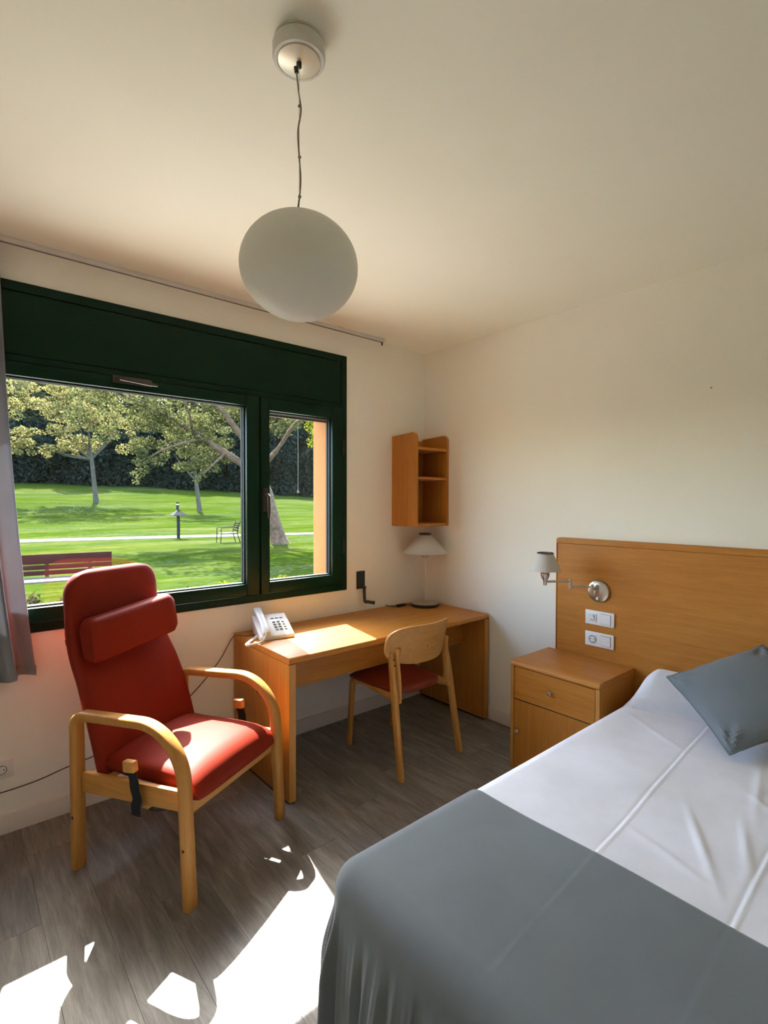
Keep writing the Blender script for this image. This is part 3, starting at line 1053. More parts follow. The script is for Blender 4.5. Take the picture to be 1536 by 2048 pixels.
def cover(name, mat, x_min, x_max, y_min, y_max, lift, LF, LS, runner, nx, ny, core, label, cat, lay_x=None):
    """cloth laid on the mattress; beyond the core rectangle it rolls over the edge and hangs down"""
    cx0, cx1, cy0, cy1 = core
    R = .072 + lift
    qa = R * math.pi / 2
    top = BT + lift
    gx = [x_min + (x_max - x_min) * i / nx for i in range(nx + 1)]
    gy = [y_min + (y_max - y_min) * j / ny for j in range(ny + 1)]
    v, f, rad = [], [], []
    for a in gx:
        for b in gy:
            qx, qy = max(cx0, min(cx1, a)), max(cy0, min(cy1, b))
            dx, dy = a - qx, b - qy
            r = math.hypot(dx, dy)
            ang = math.atan2(dy, dx) if r > 1e-9 else 0
            foot = abs(dx) / r if r > 1e-9 else 0
            Lm = LF * foot ** 2 + LS * (1 - foot ** 2)
            rad.append(r / Lm if Lm else 0)
            r = min(r, Lm)
            if r < 1e-9:
                z = top + top_relief(a, b, runner) + (0 if runner else pillow_bump(a, b))
                v.append((a, b, z))
                continue
            nxn, nyn = dx / math.hypot(dx, dy), dy / math.hypot(dx, dy)
            fade = max(0.0, 1 - r / .05)
            zt = top + (top_relief(qx, qy, runner) + (0 if runner else pillow_bump(qx, qy))) * fade
            if r < qa:
                off, z = R * math.sin(r / R), zt - R * (1 - math.cos(r / R))
            else:
                h = r - qa
                s = (qx if abs(dy) > abs(dx) else qy)
                corner = 2 * foot * math.sqrt(max(0, 1 - foot * foot))
                wv = .5 + .45 * math.sin(s * 17 + ang * 11.0) + .32 * math.sin(s * 61 + 1.1 + ang * 9 + 1.2 * math.sin(s * 9)) ** 3 + .30 * math.sin(s * 103 + 2.0 * math.sin(s * 13) + ang * 6) ** 3
                off = R + h * .05 + wv * .024 * smooth(0, .22, h) * (1 + .5 * corner)
                z = zt - R - h * (1 - .02 * wv)
            v.append((qx + nxn * off, qy + nyn * off, max(z, .012 + lift)))
    for i in range(nx):
        for j in range(ny):
            ids = (i * (ny + 1) + j, (i + 1) * (ny + 1) + j, (i + 1) * (ny + 1) + j + 1, i * (ny + 1) + j + 1)
            if min(rad[k] for k in ids) >= .999:
                continue
            f.append(ids)
    mb = MB()
    mb.add(v, f)
    o = mb.build(name, mat, sharp=0, recalc=False)
    bm = bmesh.new()
    bm.from_mesh(o.data)
    bmesh.ops.remove_doubles(bm, verts=bm.verts, dist=.0004)
    bmesh.ops.delete(bm, geom=[v_ for v_ in bm.verts if not v_.link_faces], context='VERTS')
    bmesh.ops.recalc_face_normals(bm, faces=bm.faces)
    for fc in bm.faces:
        fc.smooth = True
    bm.to_mesh(o.data)
    bm.free()
    sd_ = o.modifiers.new('thickness', 'SOLIDIFY')
    sd_.thickness = .003
    sd_.offset = 0
    return tag(o, label, cat)


core = (BX0 + .080, BX1 - .03, BYE + .080, BYW - .078)
cover('bedspread', 'white_linen', -1.62, -.062, -2.84, -1.35, 0.0, .2, .36, False, 230, 330, (-9, 9, core[2], core[3]),
      'white cotton bedspread drawn over mattress and pillow', 'bedspread')
cover('bed_runner', 'grey_cloth', -2.56, -1.475, -2.84, -1.22, .007, .505, .49, True, 170, 300, core,
      'plain grey bed runner across the foot, hanging to the floor', 'bed runner')
# the turned edge of the runner, a thin doubled seam lying on top
# pillow under the cover
plw = thing('pillow', 'white pillow at the head end, tucked under the bedspread', 'pillow', (-.120, -2.28, BT - .022))
loops = []
for k in range(21):
    t = -1 + 2 * k / 20
    e = max(0.0, 1 - abs(t) ** 3.2) ** .5
    loops.append([(u * (.55 + .45 * e), t * .40, .058 + w * (.12 + .88 * e)) for u, w in sec(20, .066, .056, 2.4)])
MB().loft(loops).build('pillow_body', 'white_linen', plw, sharp=0)

# grey cushion leaning on the pillow, set on one corner
A = Vector((-.350, -1.918, .700))
D = Vector((-.605, -2.238, .545))
T = Vector((-.075, -2.225, .862))
eu = (D - A)
ev = (T - A)
Ls = .435
eu.normalize()
en = eu.cross(ev).normalized()
ev = en.cross(eu).normalized()
if en.z < 0:
    en = -en
cpos = A + eu * Ls / 2 + ev * Ls / 2
cu = thing('cushion', 'dark grey square cushion set on its corner against the headboard', 'cushion', tuple(cpos))
N = 36
v, f = [], []
crnd = random.Random(5)
for side in (1, -1):
    for i in range(N + 1):
        for j in range(N + 1):
            s, t = -1 + 2 * i / N, -1 + 2 * j / N
            # edges pull in between the corners
            ps = s * (1 - .045 * (1 - t * t))
            pt = t * (1 - .045 * (1 - s * s))
            d = (max(0, 1 - s * s) * max(0, 1 - t * t)) ** .48
            rim = (1 - d) * min(1.0, 6 * (1 - abs(s)) * 1.0 + .15) * min(1.0, 6 * (1 - abs(t)) + .15)
            wr = .0050 * rim * math.sin(11 * s * t + 6 * (s - t) + 2.0 * math.sin(5 * s))
            for cs, ct in ((1, -1), (-1, -1), (1, 1), (-1, 1)):      # puckers running out of each corner
                q = math.hypot(s - cs, t - ct)
                an = math.atan2(t - ct, s - cs)
                wr += .0055 * math.sin(an * 9 + cs) * math.exp(-((q - .32) / .2) ** 2)
            hgt = side * (.068 * d + .0015) + wr
            p = eu * ps * Ls / 2 + ev * pt * Ls / 2 + en * hgt
            v.append(tuple(p))
nn = (N + 1) ** 2
for i in range(N):
    for j in range(N):
        a = i * (N + 1) + j
        f.append((a, a + N + 1, a + N + 2, a + 1))
        f.append((nn + a, nn + a + 1, nn + a + N + 2, nn + a + N + 1))
bd = [i * (N + 1) for i in range(N + 1)] + [N * (N + 1) + j for j in range(1, N + 1)] + [i * (N + 1) + N for i in range(N - 1, -1, -1)] + [j for j in range(N - 1, 0, -1)]
for k in range(len(bd)):
    a, b = bd[k], bd[(k + 1) % len(bd)]
    f.append((a, b, nn + b, nn + a))
m = MB()
m.add(v, f)
m.build('cushion_cover', 'grey_cloth', cu, sharp=0)
pip = [Vector(v[k]) * 1.004 for k in bd]
MB().tube(pip + [pip[0]], .003, 6).build('seam', 'grey_cloth', cu, sharp=0)

# ------------------------------------------------------------------ armchair
# local axes: x = towards the far side (w), y = backwards, so forward is -y
AF = Vector((.465, -.885, 0)).normalized()
AW = Vector((.885, .465, 0)).normalized()
arm = thing('armchair', 'red high back vinyl armchair with bent beech armrests beside the window', 'armchair', (-2.438, -.462, 0), math.atan2(AW.y, AW.x))


def L3(a, b, w):      # forward distance a, height b, width w -> local xyz
    return (w, -a, b)


WB = .589
side_path = fillet([(-.006, 0), (-.010, .628), (.540, .662), (.574, 0)], [0, .050, .205, 0], 14)
for w in (0.0, WB):
    lg = MB().sweep(side_path, w - .026, w + .026, .034, .006, L3).build('arm_frame', 'birch_z', arm, sharp=50)
    for (a, b) in ((-.006, .215), (.566, .225)):
        s = -1 if w == 0 else 1
        MB().lathe([(0, .001), (.006, .001), (.006, -.0015), (0, -.002)], 12, (w - .026 * 1 if s < 0 else w + .026, -a, b), False, 'x').build('bolt', 'black_metal', lg)
    MB().add([], [])
    iw0, iw1 = (w + .002, w + .024) if w == 0 else (w - .024, w - .002)
    pl = [(-.012, .310), (-.545, .345), (-.545, .422), (-.012, .392)]
    MB().prism(pl, 'x', iw0, iw1).build('side_rail', 'birch_y', arm, bevel=.004)
MB().box(.024, WB - .024, -.545, -.520, .318, .368).build('front_rail', 'birch_x', arm, bevel=.004)
MB().box(.024, WB - .024, -.045, -.022, .312, .375).build('rear_rail', 'birch_x', arm, bevel=.004)
# back: section lofted along the leaning profile (f, z of the front surface)
bp = catmull([(.118, .385, 0), (.085, .50, 0), (.045, .615, 0), (-.005, .735, 0), (-.060, .835, 0), (-.092, .92, 0), (-.106, 1.02, 0), (-.112, 1.10, 0), (-.112, 1.192, 0)], 7)
loops = []
zb, zt = bp[0].y, bp[-1].y
for i, p in enumerate(bp):
    a = bp[max(0, i - 1)]
    b = bp[min(len(bp) - 1, i + 1)]
    t = (b - a).normalized()
    nf, nz = -t.y, t.x       # pointing backwards
    s = (p.y - zb) / (zt - zb)
    hw = .268 - .028 * smooth(.25, .85, s)
    dz = zt - p.y
    rc = .105
    if dz < rc:
        hw = hw - rc + math.sqrt(max(0, rc * rc - (rc - dz) ** 2)) * 1.0
    th = .032
    if dz < .03:
        th *= .35 + .65 * math.sqrt(max(0, 1 - ((.03 - dz) / .03) ** 2))
    cf, cz = p.x + nf * .032, p.y + nz * .032
    loops.append([L3(cf + nf * q, cz + nz * q, WB / 2 + u) for u, q in sec(28, max(hw, .02), th, 5)])
back = MB().loft(loops).build('backrest', 'red_vinyl', arm, sharp=60)
# strap of the head cushion around the backrest
for zz in (.876, .903):
    i = min(range(len(bp)), key=lambda k: abs(bp[k].y - zz))
    p = bp[i]
    a, b = bp[i - 1], bp[i + 1]
    t = (b - a).normalized()
    nf, nz = -t.y, t.x
    lp = []
    for ds in (-.012, .012):
        c0 = (p.x + t.x * ds + nf * .032, p.y + t.y * ds + nz * .032)
        lp.append([L3(c0[0] + nf * q, c0[1] + nz * q, WB / 2 + u) for u, q in sec(28, .2485, .0345, 5)])
    MB().loft(lp, cap=False).build('cushion_strap', 'red_vinyl', arm, sharp=60)
# head cushion
hc = Vector(L3(-.030, .922, .298))
loops = []
for k in range(25):
    t = -1 + 2 * k / 24
    e = max(0.0, 1 - abs(t) ** 22) ** .5
    sc_ = .80 + .20 * e
    tilt = .020 * t
    lp = []
    for u, q in sec(28, .043, .093, 4.2):      # u: thickness (forward), q: height
        lean = .15 * q
        lp.append((hc.x + t * .234, hc.y - u * sc_ + lean, hc.z + q * sc_ + tilt))
    loops.append(lp)
MB().loft(loops).build('head_cushion', 'red_vinyl', arm, sharp=50)
# seat
loops = []
sp = [(.085, .418, .018), (.092, .420, .032), (.12, .421, .036), (.20, .418, .040), (.30, .420, .043), (.40, .423, .045), (.48, .420, .046), (.525, .411, .045), (.550, .400, .040), (.566, .390, .030), (.573, .382, .014)]
for a, b, th in sp:
    wd = .252 if a < .5 else .252 + .010 * smooth(.5, .56, a)
    if a > .56:
        wd -= .012
    lp = []
    for u, q in sec(32, wd, th, 4.5):
        crown = .012 * (1 - (u / wd) ** 2) if q > 0 else 0
        lp.append(L3(a, b + q + crown, WB / 2 + u))
    loops.append(lp)
MB().loft(loops).build('seat', 'red_vinyl', arm, sharp=60)
# reclining levers: wooden pad on a black strap at each side
for w, s in ((0.0, -1), (WB, 1)):
    ww = w + s * .030
    st = [(.345, .308), (.342, .345), (.350, .372), (.338, .405), (.334, .44), (.322, .475)]
    st = [(p.x, p.y) for p in catmull([(a, b, 0) for a, b in st], 5)]
    lv = MB().add([], [])
    lp = []
    for a, b in st:
        lp.append([L3(a - .022, b, ww - .002), L3(a + .022, b, ww - .002), L3(a + .022, b, ww + .002), L3(a - .022, b, ww + .002)])
    lv.loft(lp)
    lo = lv.build('lever_strap', 'webbing', arm, sharp=40)
    MB().prism([(-.291, .468), (-.346, .474), (-.340, .516), (-.287, .512)], 'x', ww - .014, ww + .014).build('lever_grip', 'birch_x', lo, bevel=.006)
MB().lathe([(0, .0), (.07, .0), (.07, .022), (0, .022)], 28, (.12, -.33, .278), False).build('recline_mechanism', 'black_plastic', arm, bevel=.004)
MB().box(.024, WB - .024, -.345, -.315, .300, .330).build('cross_bar', 'birch_x', arm, bevel=.004)

# ------------------------------------------------------------------ desk chair
GW = Vector((.999, .040, 0)).normalized()
dc = thing('desk_chair', 'beech desk chair with curved plywood back and rust seat, facing the desk', 'chair', (-1.005, -.843, 0), math.atan2(GW.y, GW.x))
# local x = width to the right, y = forward to the desk
MIDW = .246


def C3(a, b, w):
    return (w, a, b)


for s in (-1, 1):
    # rear leg leans forward and inward going up
    foot = Vector((MIDW + s * .247, 0, 0))
    tp = Vector((MIDW + s * .222, .105, .665))
    dirv = (tp - foot).normalized()
    lp = []
    for q, sc1 in ((0, .8), (.02, 1), (.45, 1.12), (.64, 1.0), (tp - foot).length and ((tp - foot).length, .75)):
        c_ = foot + dirv * q
        hwx, hwy = .0135 * sc1, .0195 * sc1
        lp.append([(c_.x + u, c_.y + w, c_.z) for u, w in sec(16, hwx, hwy, 4)])
    MB().loft(lp).build('rear_leg', 'birch_z', dc, sharp=50)
    # front leg bends over into the seat rail
    wf = MIDW + s * .184
    path = fillet([(.518, 0), (.482, .432), (.050, .408)], [0, .045, 0], 8)

    def F3(a, b, w, wf=wf, s=s):
        return (wf + w + s * .022 * max(0, (.46 - a)) / .4, a, b)
    MB().sweep(path, -.0135, .0135, .032, .004, F3).build('front_leg', 'birch_z', dc, sharp=50)
    # plywood bracket joining seat, leg and back
    bpth = catmull([(.150, .408, 0), (.112, .410, 0), (.086, .425, 0), (.078, .47, 0), (.084, .54, 0), (.092, .62, 0), (.088, .69, 0)], 5)
    wi = MIDW + s * .203
    br = MB().sweep([(p.x - .012, p.y) for p in bpth], wi - .006, wi + .006, .046, .003, C3).build('back_bracket', 'birch_x', dc, sharp=50)
    for zz in (.600, .632):
        MB().lathe([(0, 0), (.005, 0), (.005, -.003), (0, -.0035)], 10, (MIDW + s * .224, .0745 + (zz - .60) * .15, zz), False, 'y').build('screw', 'black_metal', br)
# seat rails front and back
MB().box(MIDW - .18, MIDW + .18, .440, .462, .392, .420).build('seat_rail', 'birch_x', dc, bevel=.003)
MB().box(MIDW - .18, MIDW + .18, .175, .197, .388, .413).build('seat_rail', 'birch_x', dc, bevel=.003)
loops = []
for a, hw_, th, zc in ((.052, .05, .006, .437), (.058, .085, .012, .437), (.072, .125, .017, .437), (.095, .158, .020, .438), (.125, .182, .021, .438), (.165, .199, .022, .438), (.22, .208, .023, .438), (.32, .214, .023, .441), (.42, .216, .022, .443), (.475, .212, .019, .440), (.496, .200, .013, .435), (.502, .19, .006, .433)):
    loops.append([(MIDW + u, a, zc + q + (.006 * (1 - (u / hw_) ** 2) if q > 0 else 0)) for u, q in sec(28, hw_, th, 4)])
MB().loft(loops).build('seat', 'rust_vinyl', dc, sharp=60)
# curved plywood back: concentric rings of a rounded shape, bent around the sitter
NR, NA = 10, 64
v, f = [], []


def back_pt(u, q, off):
    """u along the width -1..1, q height -1..1"""
    ww = u * .252
    zz = .704 + q * .124 - .012 * (1 - u * u) * (q > 0) - 0.010 * (1 - u * u) * (q < 0) * -1
    yy = .122 - .110 * (1 - u * u) - q * .026 + off
    return (MIDW + ww, yy, zz)


for off in (-.006, .006):
    for k in range(NR + 1):
        rr_ = k / NR
        for j in range(NA):
            a = 2 * math.pi * j / NA
            c_, s_ = math.cos(a), math.sin(a)
            pw = 3.0
            v.append(back_pt(rr_ * math.copysign(abs(c_) ** (2 / pw), c_), rr_ * math.copysign(abs(s_) ** (2 / pw), s_), off))
half = (NR + 1) * NA
for h_ in (0, half):
    for k in range(NR):
        for j in range(NA):
            a = h_ + k * NA + j
            b = h_ + k * NA + (j + 1) % NA
            f.append((a, b, b + NA, a + NA))
for j in range(NA):
    a = NR * NA + j
    b = NR * NA + (j + 1) % NA
    f.append((a, b, b + half, a + half))
m = MB()
m.add(v, f)
bk = m.build('backrest', 'birch_x', dc, sharp=50)
bm = bmesh.new()
bm.from_mesh(bk.data)
bmesh.ops.remove_doubles(bm, verts=bm.verts, dist=.0003)
bm.to_mesh(bk.data)
bm.free()
p = back_pt(-.1, -.25, -.0062)
MB().lathe([(0, 0), (.004, 0), (.004, -.001), (0, -.001)], 10, p, False, 'y').build('screw', 'black_metal', bk)

# ------------------------------------------------------------------ garden outside
def ground_z(x, y):
    pts = [(-5, -.30), (22, -.30), (25, -.27), (34, .02), (40, .50), (46, 1.30), (53, 1.97), (57, 2.45), (61, 3.0), (64, 3.4), (75, 4.0), (120, 5.0)]
    for (a, za), (b, zb_) in zip(pts, pts[1:]):
        if y <= b:
            t = (y - a) / (b - a)
            return za + (zb_ - za) * t + .03 * math.sin(x * .4) * math.sin(y * .3) * (y > 26)
    return pts[-1][1]


v, f = [], []
GX = [-40 + i * 2.0 for i in range(61)]
GY = [.281, 2, 4, 6, 8, 10, 12, 14, 16, 18, 20, 21, 22, 23, 24, 25, 26] + [26 + i * 1.5 for i in range(1, 40)]
for yy in GY:
    for xx in GX:
        v.append((xx, yy, ground_z(xx, yy)))
for j in range(len(GY) - 1):
    for i in range(len(GX) - 1):
        a = j * len(GX) + i
        f.append((a, a + 1, a + len(GX) + 1, a + len(GX)))
m = MB()
m.add(v, f)
lw = m.build('lawn', 'grass', sharp=0)
for p in lw.data.polygons:
    p.use_smooth = True
tag(lw, 'sunlit green lawn rising to a bank before the wood', 'lawn', kind='structure')

# gravel path
v, f = [], []
pp = catmull([(-20, 27.5, 0), (-8, 25.8, 0), (-.3, 24.2, 0), (5.5, 23.0, 0), (8.3, 22.2, 0), (12.6, 21.0, 0), (20, 18.4, 0), (30, 14, 0)], 8)
for i, p in enumerate(pp):
    a, b = pp[max(0, i - 1)], pp[min(len(pp) - 1, i + 1)]
    t = (b - a).normalized()
    n_ = Vector((-t.y, t.x, 0))
    for s in (-.85, -.8, .8, .85):
        q = p + n_ * s
        v.append((q.x, q.y, ground_z(q.x, q.y) + (.02 if abs(s) < .82 else -.05)))
for i in range(len(pp) - 1):
    for k in range(3):
        a = i * 4 + k
        f.append((a, a + 1, a + 5, a + 4))
m = MB()
m.add(v, f)
tag(m.build('garden_path', 'gravel', sharp=30), 'pale gravel path crossing the lawn', 'path', kind='structure')


def leaves(name, mat, parent, clusters, n, size, seed, flat=.75, hang=0.0):
    """one mesh of small leaf faces spread through ellipsoid clusters (x, y, z, r)"""
    rn = random.Random(seed)
    vol = [c[3] ** 2.2 for c in clusters]
    tot = sum(vol)
    V, F = [], []
    for c, w in zip(clusters, vol):
        cnt = int(n * w / tot)
        for _ in range(cnt):
            while True:
                a, b, d = rn.uniform(-1, 1), rn.uniform(-1, 1), rn.uniform(-1, 1)
                q = a * a + b * b + d * d
                if q < 1 and q > rn.random() * .55:
                    break
            px, py, pz = c[0] + a * c[3], c[1] + b * c[3], c[2] + d * c[3] * flat
            s = size * rn.uniform(.55, 1.3)
            t1 = Vector((rn.gauss(0, 1), rn.gauss(0, 1), rn.gauss(0, .7))).normalized()
            t2 = t1.cross(Vector((rn.gauss(0, 1), rn.gauss(0, 1), rn.gauss(0, 1)))).normalized()
            k = len(V)
            V += [(px - t1.x * s * .5, py - t1.y * s * .5, pz - t1.z * s * .5), (px + t2.x * s * .32, py + t2.y * s * .32, pz + t2.z * s * .32),
                  (px + t1.x * s * .5, py + t1.y * s * .5, pz + t1.z * s * .5), (px - t2.x * s * .32, py - t2.y * s * .32, pz - t2.z * s * .32)]
            F.append((k, k + 1, k + 2, k + 3))
    me = bpy.data.meshes.new(name)
    me.from_pydata(V, [], F)
    me.materials.append(MATS[mat])
    o = bpy.data.objects.new(name, me)
    COL.objects.link(o)
    o.parent = parent
    return o


def scatter(n, c, r, r0, r1, seed, zmin=-99):
    """n small leaf clusters spread through an ellipsoid"""
    rn = random.Random(seed)
    out = []
    while len(out) < n:
        a, b, d = rn.uniform(-1, 1), rn.uniform(-1, 1), rn.uniform(-1, 1)
        if a * a + b * b + d * d > 1:
            continue
        z = c[2] + d * r[2]
        if z < zmin:
            continue
        out.append((c[0] + a * r[0], c[1] + b * r[1], z, rn.uniform(r0, r1)))
    return out


# big leaning oak near the right pane (coordinates relative to its foot)
OB = Vector((7.63, 16.17, -.30))


def rel(*p):
    return (p[0] - OB.x, p[1] - OB.y, p[2] - OB.z)


oak = thing('oak_tree', 'big leaning oak whose long limb reaches left across the wide pane', 'tree', tuple(OB))
MB().tube([rel(7.72, 16.1, -.45), rel(7.63, 16.17, -.1), rel(7.42, 16.3, .8), rel(7.21, 16.4, 1.84), rel(6.98, 16.74, 2.57), rel(6.8, 16.9, 3.0), rel(6.75, 16.8, 4.2), rel(6.9, 16.7, 6.0), rel(7.0, 16.6, 8.0)],
          [.42, .33, .275, .25, .24, .22, .17, .11, .04], 14).build('trunk', 'bark', oak, sharp=0)
limbs = [([(6.95, 16.75, 2.5), (6.52, 17.07, 2.98), (5.57, 17.71, 3.72), (4.84, 18.21, 4.34), (3.92, 18.73, 4.92), (2.67, 19.29, 5.58), (1.4, 19.3, 6.2)], [.17, .15, .125, .11, .09, .06, .02]),
         ([(6.80, 16.85, 3.2), (6.31, 16.62, 3.95), (5.67, 16.69, 4.80), (5.2, 16.78, 5.44), (4.7, 17, 6.6)], [.14, .12, .10, .08, .03]),
         ([(5.3, 17.85, 3.95), (4.7, 17.8, 3.90), (4.0, 17.9, 3.65), (3.4, 18.1, 3.35), (2.85, 18.4, 2.8)], [.06, .05, .04, .03, .012]),
         ([(4.84, 18.21, 4.34), (4.5, 17.6, 4.9), (4.1, 17.2, 5.6)], [.05, .04, .015]),
         ([(5.9, 17.4, 3.45), (5.3, 17.1, 3.0), (4.85, 17.2, 2.5)], [.05, .035, .012]),
         ([(7.0, 16.7, 2.7), (7.3, 15.6, 3.6), (7.45, 14.6, 4.45), (7.46, 14.1, 4.6)], [.11, .08, .05, .03])]
for pts, rad in limbs:
    MB().tube([tuple(q) for q in catmull([rel(*p) for p in pts], 4)],
              [rad[min(len(rad) - 1, int(i / 4))] for i in range((len(pts) - 1) * 4 + 1)], 10).build('limb', 'bark', oak, sharp=0)
oc = scatter(110, (4.3, 19.0, 5.5), (3.9, 1.5, 2.0), .22, .55, 31, 3.7)
oc += scatter(26, (7.4, 15.8, 5.7), (1.5, 1.5, 1.5), .25, .5, 32)
oc += scatter(26, (5.2, 17.9, 3.4), (1.1, .6, .8), .18, .38, 33, 2.4)
oc += scatter(16, (3.1, 18.3, 3.3), (.75, .4, .75), .15, .33, 34)
oc += [(2.78, 18.4, 2.55, .28), (2.72, 18.4, 2.25, .18), (4.85, 17.3, 2.5, .25), (4.7, 17.4, 2.3, .18)]
leaves('foliage', 'leaf_oak', oak, [rel(*c[:3]) + (c[3],) for c in oc], 30000, .10, 11)
leaves('upper_crown', 'leaf_oak', oak, [rel(*c[:3]) + (c[3],) for c in scatter(20, (6.0, 16.9, 8.4), (3.6, 2.6, 1.7), .8, 1.3, 35)], 4000, .22, 12)

rope = thing('hanging_rope', 'thin pale rope with a small weight hanging from an oak limb by the reveal', 'rope', (7.45, 14.31, 1.80))
MB().tube([(0, 0, .10), (.01, 0, 1.2), (0, 0, 2.72)], .014, 6).build('cord', 'gravel', rope)
MB().lathe([(0, 0), (.045, 0), (.05, .03), (.03, .10), (.012, .13), (0, .13)], 12, cap=False).build('weight', 'gravel', rope)

# slim pale trees on the bank
def slim_tree(name, base, fork, crown, n, size, mat, seed, label, boughs):
    t = thing(name, label, 'tree', base)
    d = [fork[i] - base[i] for i in range(3)]
    MB().tube([(0, 0, -.2), (d[0] * .2, d[1] * .2, d[2] * .15), (d[0] * .6, d[1] * .6, d[2] * .6), (d[0], d[1], d[2]), (d[0] - .2, d[1], d[2] + 2.5)], [.26, .20, .17, .16, .05], 12).build('trunk', 'pale_bark', t, sharp=0)
    for b in boughs:
        e = [b[i] - base[i] for i in range(3)]
        md = ((d[0] + e[0]) / 2, (d[1] + e[1]) / 2, (d[2] * .55 + e[2] * .45) - .05)
        MB().tube([tuple(q) for q in catmull([tuple(d), md, tuple(e)], 5)], [.10, .095, .09, .085, .08, .07, .06, .05, .04, .03, .02], 8).build('bough', 'pale_bark', t, sharp=0)
    leaves('foliage', mat, t, [(c[0] - base[0], c[1] - base[1], c[2] - base[2], c[3]) for c in crown], n, size, seed, .6)
    return t


slim_tree('young_tree', (6.85, 46.2, 1.28), (6.52, 46.28, 5.0),
          scatter(150, (5.2, 46.3, 8.6), (6.4, 2.4, 3.9), .3, .85, 51, 5.6) + scatter(22, (3.4, 46.4, 5.5), (3.2, 1.0, .55), .2, .45, 52),
          20000, .185, 'leaf_pale', 21, 'slim young tree with pale yellow leaves on the bank left of the mullion',
          [(2.0, 46.5, 5.9), (3.6, 46.4, 7.6), (5.4, 46.3, 8.6), (8.0, 46.0, 7.4), (9.0, 46, 8.4), (4.4, 46.3, 5.2)])
slim_tree('small_tree', (13.44, 40.2, .50), (13.15, 40.3, 3.2),
          scatter(60, (13.0, 40.3, 6.4), (3.2, 2.0, 2.7), .3, .75, 53),
          6000, .17, 'leaf_oak', 22, 'small tree on the bank behind the mushroom garden lamp',
          [(11.4, 40.5, 5.4), (14.6, 40.1, 5.6), (12.8, 40.3, 6.4)])
slim_tree('lime_tree', (15.0, 22.2, -.30), (14.8, 22.2, 3.0),
          [(14.2, 22.3, 6.0, 1.35), (13.6, 22.4, 4.9, .7), (15.4, 22.2, 5.6, 1.3), (15.0, 22.2, 7.4, 1.4), (13.3, 22.4, 6.4, .7)],
          3500, .15, 'leaf_lime', 23, 'bright lime green tree half hidden behind the apricot window reveal',
          [(14.0, 22.3, 5.6), (15.4, 22.2, 5.6)])

# wood behind the lawn: one tree of each of two kinds, then copies
def forest_tree(kind, seed):
    rn = random.Random(seed)
    t = thing('forest_tree', 'tall dense olive green tree in the wood behind the lawn', 'tree', (0, 0, 0), group='trees of the wood behind the lawn')
    H = 15.0
    MB().tube([(0, 0, -.5), (.1, 0, 3), (0, .1, 8), (.1, 0, 12)], [.35, .28, .2, .06], 8).build('trunk', 'bark', t, sharp=0)
    cl_ = []
    cl_ = scatter(60, (0, 0, 8.6), (3.3, 3.3, 6.2), .7, 1.5, seed + 5)
    leaves('foliage', kind, t, cl_, 8000, .42, seed + 1, .85)
    return t


fa = forest_tree('leaf_forest', 41)
fb = forest_tree('leaf_forest', 47)
frnd = random.Random(9)
edge = [(-14, 73), (2, 72), (15, 70), (27, 66), (38, 60), (52, 50)]


def edge_at(s):
    k = min(len(edge) - 2, int(s))
    t = s - k
    return (edge[k][0] + (edge[k + 1][0] - edge[k][0]) * t, edge[k][1] + (edge[k + 1][1] - edge[k][1]) * t)


fi = 0
for rowi in range(2):
    for k in range(12):
        s = (k + .5 * rowi + .2) * (len(edge) - 1) / 12.5
        ex, ey = edge_at(s)
        src = fa if (k + rowi) % 2 == 0 else fb
        if fi == 0:
            o = fa
        elif fi == 1:
            o = fb
        else:
            o = copy_tree(src)
        ex += frnd.uniform(-.8, .8)
        ey += rowi * 6 + frnd.uniform(-1, 1) + 2
        o.location = (ex, ey, ground_z(ex, ey) - .1)
        o.rotation_euler = (0, 0, frnd.uniform(0, 6.28))
        sc1 = frnd.uniform(.92, 1.12) + .10 * rowi
        o.scale = (sc1, sc1, sc1)
        fi += 1


def shrub(seed):
    rn = random.Random(seed)
    t = thing('dark_shrub', 'dark evergreen shrub in the hedge along the top of the lawn', 'shrub', (0, 0, 0), group='hedge along the top of the lawn')
    cl_ = []
    for i in range(24):
        cl_.append((rn.uniform(-1.9, 1.9), rn.uniform(-.9, .9), rn.uniform(.3, 4.4), rn.uniform(.8, 1.3)))
    for i in range(3):
        MB().tube([(i * .5 - .5, 0, -.3), (i * .8 - .8, .1, 1.5), (i * 1.1 - 1.1, 0, 3)], [.09, .07, .02], 6).build('stem', 'bark', t, sharp=0)
    leaves('foliage', 'leaf_dark', t, cl_, 7000, .42, seed + 2, 1.0)
    return t


sa = shrub(60)
hedge = [(-14, 67.5), (3, 64.5), (15.3, 62.3), (25.2, 58.6), (33, 54.4), (46, 45)]
tot = 17
for k in range(2 * tot):
    back_row = k >= tot
    s = ((k % tot) + .5 * back_row) * (len(hedge) - 1) / tot * .995
    q = min(len(hedge) - 2, int(s))
    t = s - q
    ex = hedge[q][0] + (hedge[q + 1][0] - hedge[q][0]) * t
    ey = hedge[q][1] + (hedge[q + 1][1] - hedge[q][1]) * t
    o = sa if k == 0 else copy_tree(sa)
    ey += 3.2 * back_row
    o.location = (ex, ey + frnd.uniform(-.5, .5), ground_z(ex, ey) - .1)
    o.rotation_euler = (0, 0, frnd.choice((0, math.pi)) - .25 + frnd.uniform(-.3, .3))
    o.scale = (1.05, 1.05, frnd.uniform(.95, 1.2) + .45 * back_row)

